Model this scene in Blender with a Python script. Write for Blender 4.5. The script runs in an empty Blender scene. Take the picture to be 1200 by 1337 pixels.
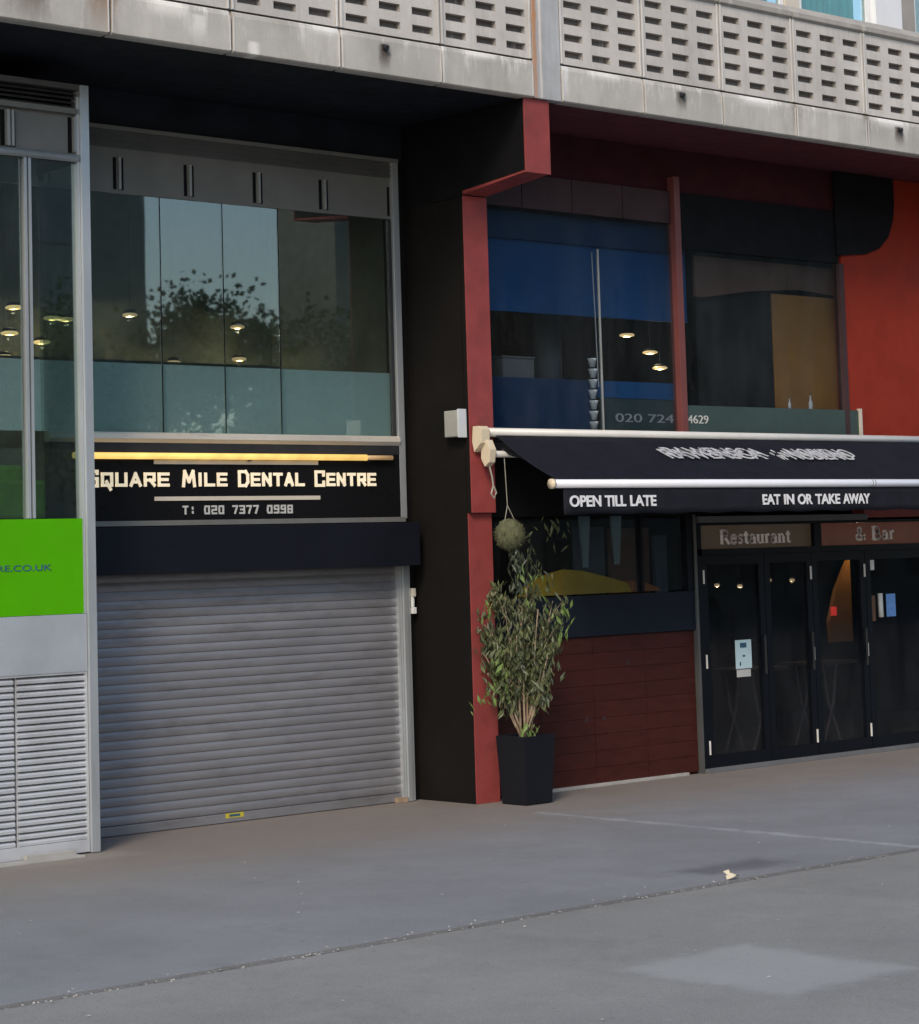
import bpy, math, random
from mathutils import Vector, Matrix
R = math.radians
S = bpy.context.scene
random.seed(7)
col = S.collection

# ------------------------------------------------------------------ camera
cd = bpy.data.cameras.new('camera'); cam = bpy.data.objects.new('camera', cd); col.objects.link(cam)
rt = Vector((0.745336, -0.665996, -0.030406)); dn = Vector((0.033857, 0.083361, -0.995944)); fw = Vector((0.665829, 0.741283, 0.084681))
m = Matrix((( rt.x, -dn.x, -fw.x, -14.2), (rt.y, -dn.y, -fw.y, -16.0), (rt.z, -dn.z, -fw.z, 2.25), (0, 0, 0, 1)))
cam.matrix_world = m
cd.sensor_fit = 'HORIZONTAL'; cd.sensor_width = 36; cd.lens = 3020.7/1200*36
cd.shift_x = (600-628.4)/1200; cd.shift_y = -(668.5-470.9)/1200
cd.clip_start = .1; cd.clip_end = 2000
S.camera = cam

# ------------------------------------------------------------------ world, sun, exposure
SUN_EL, SUN_AZ = R(38), R(232)            # azimuth clockwise from +Y
w = bpy.data.worlds.new('World'); S.world = w; w.use_nodes = True
nt = w.node_tree; bg = nt.nodes['Background']
sky = nt.nodes.new('ShaderNodeTexSky'); sky.sky_type = 'NISHITA'; sky.sun_disc = False
sky.sun_elevation = SUN_EL; sky.sun_rotation = SUN_AZ; sky.air_density = 1.3; sky.dust_density = 1.3; sky.ozone_density = 2.2
nt.links.new(sky.outputs[0], bg.inputs[0]); bg.inputs[1].default_value = 0.115
sl = bpy.data.lights.new('sun', 'SUN'); sl.energy = 1.25; sl.angle = R(15); sl.color = (1, .84, .66)
so = bpy.data.objects.new('sun', sl); col.objects.link(so)
sd = Vector((math.sin(SUN_AZ)*math.cos(SUN_EL), math.cos(SUN_AZ)*math.cos(SUN_EL), math.sin(SUN_EL)))
so.rotation_euler = (-sd).to_track_quat('-Z', 'Y').to_euler(); so.location = (0, 0, 30)
S.view_settings.view_transform = 'Standard'; S.view_settings.look = 'None'
S.view_settings.gamma = 1; S.view_settings.use_curve_mapping = False; S.view_settings.exposure = 0.84

# ------------------------------------------------------------------ materials
class NB:
    def __init__(s, name):
        s.m = bpy.data.materials.new(name); s.m.use_nodes = True; s.t = s.m.node_tree
        s.p = s.t.nodes['Principled BSDF']; s.out = s.t.nodes['Material Output']
        g = s.n('ShaderNodeNewGeometry'); s.pos = g.outputs['Position']
    def n(s, k, **kw):
        x = s.t.nodes.new(k)
        for a, v in kw.items(): setattr(x, a, v)
        return x
    def l(s, a, b): s.t.links.new(a, b)
    def setin(s, sock, v):
        if isinstance(v, (int, float)): sock.default_value = v
        else: s.l(v, sock)
    def math(s, op, a, b=0.0, c=None, clamp=False):
        x = s.n('ShaderNodeMath', operation=op, use_clamp=clamp)
        s.setin(x.inputs[0], a); s.setin(x.inputs[1], b)
        if c is not None: s.setin(x.inputs[2], c)
        return x.outputs[0]
    def noise(s, scale, stretch=(1, 1, 1), detail=5, rough=.6):
        mp = s.n('ShaderNodeMapping'); mp.inputs['Scale'].default_value = stretch; s.l(s.pos, mp.inputs[0])
        x = s.n('ShaderNodeTexNoise'); x.inputs['Scale'].default_value = scale; x.inputs['Detail'].default_value = detail
        x.inputs['Roughness'].default_value = rough; s.l(mp.outputs[0], x.inputs['Vector']); return x.outputs['Fac']
    def ramp(s, v, a, b, lo=0.0, hi=1.0, smooth=False):
        x = s.n('ShaderNodeMapRange', clamp=True)
        if smooth: x.interpolation_type = 'SMOOTHSTEP'
        s.setin(x.inputs[0], v)
        for i, q in enumerate((a, b, lo, hi)): x.inputs[i+1].default_value = q
        return x.outputs[0]
    def mix(s, f, a, b):
        x = s.n('ShaderNodeMix', data_type='RGBA')
        s.setin(x.inputs[0], f)
        for i, v in ((6, a), (7, b)):
            if isinstance(v, tuple): x.inputs[i].default_value = (*v, 1)
            else: s.l(v, x.inputs[i])
        return x.outputs[2]
    def xyz(s):
        x = s.n('ShaderNodeSeparateXYZ'); s.l(s.pos, x.inputs[0]); return x.outputs
    def bump(s, h, strength, dist=.01):
        b = s.n('ShaderNodeBump'); b.inputs['Strength'].default_value = strength; b.inputs['Distance'].default_value = dist
        s.l(h, b.inputs['Height']); s.l(b.outputs[0], s.p.inputs['Normal'])

def pm(name, c, rough=.6, metal=0., var=.25, scale=3., stretch=(1, 1, 1), bump=.15, bscale=90, dirt=None, dscale=1.2, damt=.5, spec=None):
    b = NB(name)
    lo = tuple(v*(1-var) for v in c); hi = tuple(min(1, v*(1+var)) for v in c)
    k = b.mix(b.ramp(b.noise(scale, stretch), .3, .7), lo, hi)
    if spec is None: spec = .15 if max(c) < .06 else .5
    b.p.inputs['Specular IOR Level'].default_value = spec
    if dirt: k = b.mix(b.ramp(b.noise(dscale, stretch, 8, .7), .5, .72, 0, damt), k, dirt)
    b.l(k, b.p.inputs['Base Color']); b.p.inputs['Metallic'].default_value = metal
    r = b.ramp(b.noise(scale*2.3, stretch), .2, .8, max(.05, rough-.1), min(1, rough+.12)); b.l(r, b.p.inputs['Roughness'])
    if bump: b.bump(b.noise(bscale, (1, 1, 1), 3), bump, .004)
    return b.m

def srgb(r, g, b_):
    return tuple(((v/255+.055)/1.055)**2.4 if v > 10 else v/255/12.92 for v in (r, g, b_))

def glass(name, tint=(.75, .8, .8), ior=1.6, wav=.02):
    b = NB(name); b.t.nodes.remove(b.p)
    tr = b.n('ShaderNodeBsdfTransparent'); tr.inputs[0].default_value = (*tint, 1)
    gl = b.n('ShaderNodeBsdfGlossy'); gl.inputs['Roughness'].default_value = .015; gl.inputs[0].default_value = (.92, .96, .98, 1)
    bp = b.n('ShaderNodeBump'); bp.inputs['Strength'].default_value = wav; bp.inputs['Distance'].default_value = .02
    b.l(b.noise(.9, (1, 1, .5), 2), bp.inputs['Height']); b.l(bp.outputs[0], gl.inputs['Normal'])
    dt = b.n('ShaderNodeVectorMath', operation='DOT_PRODUCT'); gg = b.n('ShaderNodeNewGeometry'); b.l(gg.outputs['Incoming'], dt.inputs[0]); b.l(gg.outputs['Normal'], dt.inputs[1])
    c1 = b.math('SUBTRACT', 1.0, b.math('ABSOLUTE', dt.outputs['Value'])); f0 = ((ior-1)/(ior+1))**2
    frv = b.math('MULTIPLY_ADD', b.math('POWER', c1, 5.0), 1-f0, f0)                     # same from both sides of the pane
    # grime film on the outside
    di = b.n('ShaderNodeBsdfDiffuse'); di.inputs[0].default_value = (.3, .32, .32, 1)
    m1 = b.n('ShaderNodeMixShader'); b.l(b.ramp(b.noise(2.2, (1, 1, .3), 8, .7), .35, .8, .0, .05), m1.inputs[0]); b.l(tr.outputs[0], m1.inputs[1]); b.l(di.outputs[0], m1.inputs[2])
    mx = b.n('ShaderNodeMixShader'); b.l(frv, mx.inputs[0]); b.l(m1.outputs[0], mx.inputs[1]); b.l(gl.outputs[0], mx.inputs[2])
    b.l(mx.outputs[0], b.out.inputs[0]); return b.m

def emit(name, c, s, base=None):
    b = NB(name); b.p.inputs['Base Color'].default_value = (*(base or c), 1)
    b.p.inputs['Emission Color'].default_value = (*c, 1); b.p.inputs['Roughness'].default_value = .4
    st = b.ramp(b.noise(6, (1, 1, 1), 3), .25, .75, s*.7, s*1.2); b.l(st, b.p.inputs['Emission Strength']); return b.m

def concrete(name, c, streaks=(), xs=(), zlip=None):
    """cast concrete with grime runs; streaks = (x, ztop, halfwidth, length, colour, amount)"""
    b = NB(name); X, Y, Z = b.xyz()
    k = b.mix(b.ramp(b.noise(1.7, (1, 1, 1), 8, .65), .3, .7), tuple(v*.8 for v in c), tuple(v*1.12 for v in c))
    k = b.mix(b.ramp(b.noise(5, (1, 1, .12), 7, .7), .5, .75, 0, .35), k, (.2, .18, .16))      # vertical grime runs
    k = b.mix(b.ramp(b.noise(7, (1, 1, .2), 6, .7), .58, .72, 0, .5), k, (.68, .66, .62))       # lime runs
    oi = b.n('ShaderNodeObjectInfo'); k = b.mix(b.ramp(oi.outputs['Random'], 0, 1, 0, .20), k, (.25, .24, .235))
    k = b.mix(b.ramp(b.noise(28, (1, 1, 1), 4, .6), .68, .76, 0, .5), k, (.13, .12, .11))          # pits and chips
    if zlip:
        nz = b.noise(9, (1.2, 1, .25), 5, .7)
        top = b.ramp(b.math('ADD', Z, b.math('MULTIPLY', nz, .2)), zlip[0]+.02, zlip[1]+.09, 0, 1)
        k = b.mix(b.math('MULTIPLY', top, b.math('MULTIPLY', b.ramp(nz, .52, .66), .6)), k, (.8, .78, .74))
    nn = b.noise(16, (1, 1, .4), 5, .7)
    for (x0, zt, hw, ln, cc, am) in streaks:
        dx = b.math('ABSOLUTE', b.math('SUBTRACT', X, x0))
        f = b.math('ADD', b.math('DIVIDE', dx, hw), b.math('MULTIPLY', b.math('SUBTRACT', nn, .5), 1.6))
        f = b.ramp(f, .3, 1.2, 1, 0, True)
        g = b.ramp(Z, zt-ln, zt-ln*.2, 0, 1, True); g2 = b.ramp(Z, zt, zt+.03, 1, 0, True)
        k = b.mix(b.math('MULTIPLY', b.math('MULTIPLY', f, b.math('MULTIPLY', g, g2)), am), k, cc)
    b.l(k, b.p.inputs['Base Color']); b.p.inputs['Roughness'].default_value = .9
    b.bump(b.noise(60, (1, 1, 1), 6, .7), .5, .006); return b.m

M = {}
CON = (.50, .475, .43)
STK = [(-2.75, 6.80, .12, .22, (.30, .28, .24), .6), (-2.3, 6.74, .2, .10, (.78, .76, .72), .8), (-.55, 6.74, .22, .09, (.78, .76, .72), .8), (1.0, 6.74, .25, .10, (.78, .76, .72), .75), (3.2, 6.75, .35, .13, (.82, .80, .76), .9), (5.3, 6.75, .35, .13, (.80, .78, .74), .85), (-3.9, 6.74, .25, .16, (.80, .77, .70), .9), (-3.05, 6.5, .06, .25, (.82, .79, .72), .8), (.5, 6.8, .05, .5, (.75, .74, .72), .7),
  (-1.66, 6.66, .07, .26, (.06, .045, .03), .95), (2.05, 6.66, .08, .2, (.07, .06, .05), .9), (5.42, 6.66, .09, .24, (.08, .065, .055), .9),
       (-5.15, 6.9, .22, .6, (.11, .085, .055), 1.0), (-4.5, 6.9, .16, .6, (.24, .15, .09), .85), (7.9, 6.7, .1, .3, (.08, .07, .05), .8), (3.75, 6.72, .1, .35, (.22, .18, .15), .6),
       (-1.0, 6.9, .03, .5, (.75, .73, .7), .9), (-3.27, 6.9, .04, .5, (.3, .25, .2), .6), (4.88, 6.8, .06, .5, (.2, .17, .14), .7), (-3.6, 6.65, .1, .25, (.72, .7, .66), .8)]
M['fascia'] = concrete('fascia_concrete', CON, STK, zlip=(6.6, 6.74))
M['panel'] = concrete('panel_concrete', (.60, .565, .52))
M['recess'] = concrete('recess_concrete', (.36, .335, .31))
M['lime'] = concrete('lime_concrete', (.62, .60, .57))
M['coping'] = concrete('coping_concrete', (.36, .335, .30))
M['pilaster'] = concrete('pilaster_concrete', (.44, .45, .46), [(.12, 8, .035, 3, (.45, .22, .10), .95), (.19, 8, .02, 3, (.75, .66, .58), .8)])
M['black'] = pm('black_render', (.005, .005, .006), .7, var=.2, bump=.3)
M['warmblack'] = pm('brown_black_paint', (.0075, .0065, .006), .75, var=.25, bump=.3, scale=1.5)
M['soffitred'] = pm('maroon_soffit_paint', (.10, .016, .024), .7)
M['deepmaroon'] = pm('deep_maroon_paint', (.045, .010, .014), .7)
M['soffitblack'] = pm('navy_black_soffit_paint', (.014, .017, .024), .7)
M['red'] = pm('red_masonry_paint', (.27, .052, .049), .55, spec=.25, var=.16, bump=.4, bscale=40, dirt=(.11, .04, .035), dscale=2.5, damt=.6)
M['redwall'] = pm('orange_red_masonry_paint', (.24, .026, .013), .6, spec=.12, var=.12, bump=.25)
M['redbrown'] = pm('red_brown_frame_paint', (.16, .045, .04), .45, var=.1)
M['maroonpanel'] = pm('dark_maroon_panel', (.05, .028, .03), .5, var=.2)
M['alu'] = pm('satin_aluminium', (.50, .53, .55), .38, .55, var=.1, stretch=(1, 1, .2), dirt=(.25, .23, .2), damt=.35)
M['alufin'] = pm('dull_aluminium', (.34, .35, .34), .5, .3, var=.12)
M['bronze'] = pm('warm_worn_aluminium', (.60, .55, .47), .45, .2, var=.2, stretch=(.3, 1, 1), dirt=(.12, .10, .08), damt=.5, dscale=6)
M['darkmetal'] = pm('dark_grey_metal', (.035, .036, .04), .45, .2, var=.15)
M['ventgrey'] = pm('dark_vent_metal', (.10, .10, .10), .5, .2, var=.15)
M['finpanel'] = pm('olive_grey_panel', (.155, .155, .145), .5, var=.12)
M['metalpanel'] = pm('pale_grey_panel', (.40, .43, .47), .45, .2, var=.06, dirt=(.24, .25, .26), damt=.3)
M['louvre'] = pm('pale_louvre_metal', (.52, .54, .57), .45, .25, var=.08, dirt=(.26, .24, .22), damt=.4)
M['green'] = pm('lime_green_vinyl', (.075, .37, .001), .5, spec=.12, var=.04, bump=0)
M['shutter'] = pm('grey_shutter_metal', (.235, .235, .25), .42, .35, var=.12, scale=2.2, stretch=(.5, 1, 2), bump=.1, dirt=(.13, .12, .115), damt=.6, dscale=3)
M['housing'] = pm('navy_black_metal', (.009, .0105, .016), .45, .1, var=.1)
M['signface'] = pm('gloss_black_sign', (.008, .008, .009), .3, var=.1, bump=0)
M['cream'] = emit('halo_lit_cream_letter', (1, .82, .55), .30, (.62, .55, .42))
M['creambar'] = pm('cream_metal', (.62, .55, .45), .4, var=.06)
M['dimletter'] = pm('grey_letter', (.50, .50, .48), .5, var=.06, bump=0)
M['gold'] = emit('lit_gold_tube', (1, .62, .17), .55, (.6, .42, .12))
M['golddim'] = emit('dim_gold_tube', (1, .62, .28), .12, (.35, .24, .12))
M['white'] = pm('off_white_paint', (.7, .7, .68), .5, var=.06)
M['bar'] = pm('pale_awning_case', (.62, .61, .58), .4, .1, var=.05, dirt=(.35, .33, .3), damt=.3)
M['frontbar'] = pm('bright_awning_rail', (.74, .76, .82), .35, .1, var=.03)
M['bracket'] = pm('cream_plastic', (.66, .56, .40), .45, var=.08)
M['canvas'] = pm('navy_black_canvas', (.010, .011, .018), .85, var=.15, bump=.4, bscale=300)
M['valance'] = pm('faded_navy_canvas', (.013, .014, .020), .85, var=.25, bump=.4, bscale=300, scale=4)
M['lettering'] = pm('white_print', (.72, .72, .74), .7, var=.12, bump=0, scale=30)
M['smudge'] = pm('worn_white_print', (.46, .47, .50), .7, var=.4, bump=0, scale=25)
M['boxgrey'] = pm('weathered_box', (.33, .33, .30), .6, var=.12)
M['boxpale'] = pm('pale_box_front', (.55, .58, .6), .5, var=.08)
M['navyboard'] = pm('navy_board', (.009, .012, .021), .5, var=.1)
M['tile'] = pm('oxblood_tile', (.050, .0125, .0095), .5, var=.22, scale=6, stretch=(1, 1, 4), bump=.2)
M['grout'] = pm('dark_grout', (.032, .010, .009), .8)
M['doorframe'] = pm('black_door_frame', (.0035, .005, .009), .4, var=.15)
M['sill'] = pm('grey_threshold', (.13, .135, .145), .6, var=.15)
M['concsill'] = pm('pale_concrete_plinth', (.34, .33, .31), .85, var=.15, dirt=(.18, .17, .16))
M['blue'] = pm('royal_blue_panel', (.001, .085, .24), .5, var=.08, bump=0)
M['bluelow'] = pm('navy_blue_panel', (.004, .033, .095), .5, var=.08, bump=0)
M['greenband'] = pm('dark_green_vinyl', (.035, .06, .055), .5, var=.12, bump=0)
M['teal'] = pm('frosted_teal_film', (.50, .60, .62), .5, var=.06, scale=.8, bump=0)
M['ochre'] = pm('ochre_board', (.36, .16, .030), .6, var=.15)
M['brown'] = pm('brown_board', (.15, .07, .035), .6, var=.2)
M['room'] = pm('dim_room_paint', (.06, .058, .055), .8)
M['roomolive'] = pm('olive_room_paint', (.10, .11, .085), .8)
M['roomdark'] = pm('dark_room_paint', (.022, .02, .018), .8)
M['woodtop'] = pm('dark_table_wood', (.07, .04, .025), .5)
M['tablewood'] = pm('dull_leg_wood', (.16, .11, .09), .5)
M['yellow'] = pm('mustard_cloth', (.62, .38, .02), .7, var=.15)
M['orangecloth'] = pm('orange_cloth', (.5, .16, .03), .7, var=.15)
M['paper'] = pm('pale_paper', (.50, .66, .70), .7, var=.05, bump=0)
M['bluepaper'] = pm('blue_paper', (.16, .34, .72), .7, var=.2, bump=0, scale=30)
M['ink'] = pm('dark_ink', (.03, .10, .16), .7, bump=0)
M['redthing'] = emit('red_indicator', (1, .06, .04), .45)
M['lampglow'] = emit('warm_lamp_glass', (1, .70, .32), .55)
M['lampdim'] = emit('dim_lamp_and_glint_glass', (1, .72, .40), .22)
M['transom'] = emit('dim_lit_transom', (.5, .32, .18), .022, (.06, .045, .035))
M['transomred'] = emit('dim_red_lit_transom', (.6, .17, .08), .035, (.07, .03, .022))
M['sertext'] = pm('dusty_pink_lettering', (.85, .74, .70), .6, bump=0)
M['pot'] = pm('charcoal_planter', (.009, .010, .014), .42, var=.12)
M['soil'] = pm('potting_soil', (.03, .02, .014), .95)
M['stem'] = pm('pale_brown_bark', (.30, .22, .15), .8, var=.25, scale=20)
M['moss'] = pm('olive_moss', (.095, .10, .05), .9, var=.35, scale=25)
M['cord'] = pm('pale_cord', (.30, .28, .23), .8)
M['tealcurtain'] = pm('teal_curtain', (.08, .42, .40), .7, var=.3, scale=6, stretch=(2, 2, .4))
M['whiteframe'] = pm('white_window_frame', (.74, .75, .76), .45, var=.04)
M['yellowplate'] = pm('yellow_sticker', (.55, .45, .04), .5)
M['dirt'] = pm('joint_dirt', (.03, .027, .024), .95, var=.4, scale=12)
M['litter'] = pm('pale_litter', (.38, .36, .32), .8)
M['dryleaf'] = pm('dry_cream_leaf', (.62, .54, .38), .8)
M['brick'] = pm('grey_brick', (.17, .18, .16), .85, var=.2)
M['farwin'] = pm('far_window_glass', (.05, .06, .07), .1, bump=0)
M['bark'] = pm('bark', (.06, .05, .04), .9)
def leafmat(name, a, c):
    b = NB(name); oi = b.noise(14, (1, 1, 1), 2)
    b.l(b.mix(b.ramp(oi, .35, .65), a, c), b.p.inputs['Base Color']); b.p.inputs['Roughness'].default_value = .5
    return b.m
M['leaf'] = leafmat('shrub_leaf', (.020, .032, .014), (.13, .145, .06))
M['leafbright'] = leafmat('bright_leaf', (.09, .15, .03), (.17, .24, .07))
M['leafdull'] = leafmat('dull_leaf', (.025, .035, .022), (.06, .075, .045))
M['mirrorgreen'] = pm('mirrored_green_tint', (.09, .20, .03), .8, var=.25)
M['treeleaf'] = leafmat('tree_leaf', (.04, .06, .02), (.08, .11, .04))
M['glass'] = glass('window_glass', (.78, .85, .84), 2.2)
M['glassdark'] = glass('dark_window_glass', (.74, .78, .82), 1.35)
M['doorglass'] = glass('door_glass', (.66, .68, .74), 1.26)

# ground materials ------------------------------------------------
def ground(name, base, patches=(), warm=False):
    b = NB(name); X, Y, Z = b.xyz()
    k = b.mix(b.ramp(b.noise(.45, (1, 1, 1), 6, .6), .35, .65), tuple(v*.88 for v in base), tuple(v*1.1 for v in base))
    k = b.mix(b.ramp(b.noise(2.6, (1, 1, 1), 8, .7), .45, .75, 0, .35), k, (base[0]*.72, base[1]*.70, base[2]*.66))
    k = b.mix(b.ramp(b.noise(140, (1, 1, 1), 2, .5), .58, .68, 0, .6), k, (.44, .43, .41))      # pale aggregate
    k = b.mix(b.ramp(b.noise(110, (1.3, 1, 1), 2, .5), .32, .42, .6, 0), k, (.08, .08, .08))
    k = b.mix(b.ramp(b.noise(9, (1, 1, 1), 6, .7), .64, .74, 0, .55), k, (.34, .34, .33))
    k = b.mix(b.ramp(b.noise(7, (1, 1.4, 1), 3, .5), .26, .31, .6, 0), k, (.11, .11, .11))
    k = b.mix(b.ramp(b.noise(1.1, (1, .5, 1), 9, .75), .55, .68, 0, .35), k, (.13, .125, .12))
    nn = b.math('MULTIPLY', b.math('SUBTRACT', b.noise(4, (1, 1, 1), 6, .7), .5), .35)
    if warm:
        f = b.ramp(b.math('ADD', Y, b.math('MULTIPLY', nn, 3)), -2.8, -.3, 0, .8, True)
        k = b.mix(f, k, (base[0]*1.0, base[1]*.82, base[2]*.66))
    for (x, y, hx, hy, c, am, soft) in patches:
        d = b.math('MAXIMUM', b.math('SUBTRACT', b.math('ABSOLUTE', b.math('SUBTRACT', X, x)), hx), b.math('SUBTRACT', b.math('ABSOLUTE', b.math('SUBTRACT', Y, y)), hy))
        d = b.math('ADD', d, nn)
        k = b.mix(b.ramp(d, -soft, soft, am, 0, True), k, c)
    b.l(k, b.p.inputs['Base Color']); k = b.mix(b.ramp(b.noise(19, (1, 1.2, 1), 2, .5), .72, .76, 0, .6), k, (.33, .33, .32))
    k = b.mix(b.ramp(b.noise(17, (1.1, 1, 1), 2, .5), .25, .29, .6, 0), k, (.10, .10, .10))
    b.l(k, b.p.inputs['Base Color']); b.l(b.ramp(b.noise(1.5), .3, .7, .62, .9), b.p.inputs['Roughness'])
    b.bump(b.noise(55, (1, 1, 1), 8, .75), .55, .008); return b.m
M['pavement'] = ground('footway_surface', (.200, .203, .213), [(-1.75, -4.68, .42, .17, (.10, .10, .105), .8, .13), (-.15, -3.1, .03, 2.2, (.36, .37, .39), .6, .07),
      (-4.5, -.2, .5, .1, (.26, .24, .20), .6, .2)], True)
M['paving'] = ground('outer_paving_surface', (.218, .214, .202), [(-4.64, -7.5, .5, .6, (.30, .31, .30), .7, .10), (-7.2, -6.6, .5, .06, (.26, .25, .24), .4, .1)])

# ------------------------------------------------------------------ mesh helpers
class MB:
    def __init__(s): s.v = []; s.f = []; s.mi = []
    def add(s, vs, fs, mi=0):
        o = len(s.v); s.v += [tuple(p) for p in vs]; s.f += [tuple(i+o for i in f) for f in fs]; s.mi += [mi]*len(fs); return s
    def box(s, x0, x1, y0, y1, z0, z1, mi=0):
        vs = [(x, y, z) for x in (x0, x1) for y in (y0, y1) for z in (z0, z1)]
        return s.add(vs, [(0, 1, 3, 2), (4, 6, 7, 5), (0, 4, 5, 1), (2, 3, 7, 6), (0, 2, 6, 4), (1, 5, 7, 3)], mi)
    def prismx(s, prof, x0, x1, mi=0):              # closed profile in (y, z) extruded along X
        n = len(prof)
        vs = [(x0, *p) for p in prof]+[(x1, *p) for p in prof]
        fs = [(i, (i+1) % n, n+(i+1) % n, n+i) for i in range(n)]+[tuple(range(n))[::-1], tuple(range(n, 2*n))]
        return s.add(vs, fs, mi)
    def tube(s, pts, r, n=8, mi=0, caps=True):
        pts = [Vector(p) for p in pts]; rs = r if isinstance(r, (list, tuple)) else [r]*len(pts)
        vs = []
        for i, p in enumerate(pts):
            d = (pts[min(i+1, len(pts)-1)]-pts[max(i-1, 0)]).normalized()
            u = d.cross(Vector((0, 0, 1)) if abs(d.z) < .9 else Vector((1, 0, 0))).normalized(); q = d.cross(u)
            for k in range(n):
                a = 2*math.pi*k/n; vs.append(p+(u*math.cos(a)+q*math.sin(a))*rs[i])
        fs = [(i*n+k, i*n+(k+1) % n, (i+1)*n+(k+1) % n, (i+1)*n+k) for i in range(len(pts)-1) for k in range(n)]
        if caps: fs += [tuple(range(n))[::-1], tuple(range((len(pts)-1)*n, len(pts)*n))]
        return s.add(vs, fs, mi)
    def quad(s, a, b, c, d, mi=0): return s.add([a, b, c, d], [(0, 1, 2, 3)], mi)
    def mesh(s, name, mats, bevel=0, smooth=False):
        me = bpy.data.meshes.new(name); me.from_pydata(s.v, [], s.f)
        for mt in (mats if isinstance(mats, (list, tuple)) else [mats]): me.materials.append(M[mt])
        for p, i in zip(me.polygons, s.mi): p.material_index = i
        import bmesh
        bm = bmesh.new(); bm.from_mesh(me)
        if len(bm.faces) < 60000 and not getattr(s, 'open', False): bmesh.ops.recalc_face_normals(bm, faces=bm.faces)
        if bevel: bmesh.ops.bevel(bm, geom=list(bm.edges), offset=bevel, segments=2, affect='EDGES', profile=.6)
        if smooth:
            for f in bm.faces: f.smooth = True
        bm.to_mesh(me); bm.free(); me.update(); return me

def link(name, me, parent=None, **kw):
    o = bpy.data.objects.new(name, me); col.objects.link(o)
    if parent is not None: o.parent = parent
    for k, v in kw.items(): o[k] = v
    return o
def obj(name, mb, mats, parent=None, bevel=0, smooth=False, **kw):
    return link(name, mb.mesh(name, mats, bevel, smooth), parent, **kw)
def at(o, loc):                                   # place a part in world coords under an unrotated empty
    o.location = Vector(loc)-(o.parent.location if o.parent else Vector()); return o
class Thing:
    """Empty at the thing's base; parts are given in world coordinates and moved into its frame"""
    def __init__(s, name, label, cat, loc=(0, 0, 0), group=None):
        s.o = bpy.data.objects.new(name, None); col.objects.link(s.o); s.o.location = loc; s.o.empty_display_size = .1
        s.o['label'] = label; s.o['category'] = cat
        if group: s.o['group'] = group
        s.loc = Vector(loc)
    def part(s, name, mb, mats, bevel=0, smooth=False, parent=None, **kw):
        o = obj(name, mb, mats, parent or s.o, bevel, smooth, **kw)
        if parent is None: o.location = -s.loc
        return o
    def share(s, name, me, loc, parent=None, **kw):
        o = link(name, me, parent or s.o, **kw)
        o.location = Vector(loc)-(s.loc if parent is None else Vector()); return o
def B(*a): return MB().box(*a)
def solo(name, mb, mats, label, cat, group=None, bevel=0, smooth=False, **kw):
    vs = [Vector(v) for v in mb.v]; c = Vector((sum(v.x for v in vs)/len(vs), sum(v.y for v in vs)/len(vs), min(v.z for v in vs)))
    mb.v = [tuple(v-c) for v in vs]
    o = obj(name, mb, mats, None, bevel, smooth, label=label, category=cat, **kw); o.location = c
    if group: o['group'] = group
    return o

def textmesh(txt, size, mat, depth=.004, xscale=1., offset=0., shear=0.):
    cu = bpy.data.curves.new('text', 'FONT'); cu.body = txt; cu.size = size; cu.extrude = depth; cu.offset = offset; cu.shear = shear
    o = bpy.data.objects.new('text', cu); col.objects.link(o)
    me = bpy.data.meshes.new_from_object(o.evaluated_get(bpy.context.evaluated_depsgraph_get()))
    bpy.data.objects.remove(o)
    x = [v.co.x for v in me.vertices]; x0 = min(x)
    for v in me.vertices: v.co = Vector(((v.co.x-x0)*xscale, -v.co.z, v.co.y))    # stands in the XZ plane, faces -Y
    me.flip_normals() if False else None
    me.materials.clear(); me.materials.append(M[mat])
    return me, (max(x)-x0)*xscale
def text(t, name, txt, x0, x1, y, z0, h, mat, parent=None, tilt=0, depth=.003, offset=0., shear=0.):
    """lettering spanning x0..x1, baseline z0, cap height h"""
    me, wd = textmesh(txt, h/.7, mat, depth, 1., offset, shear)
    k = (x1-x0)/wd
    for v in me.vertices: v.co.x *= k
    o = t.share(name, me, (x0, y, z0), parent); 
    if parent is not None: o.location = Vector((x0, y, z0))
    o.rotation_euler.x = tilt; return o

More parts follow.
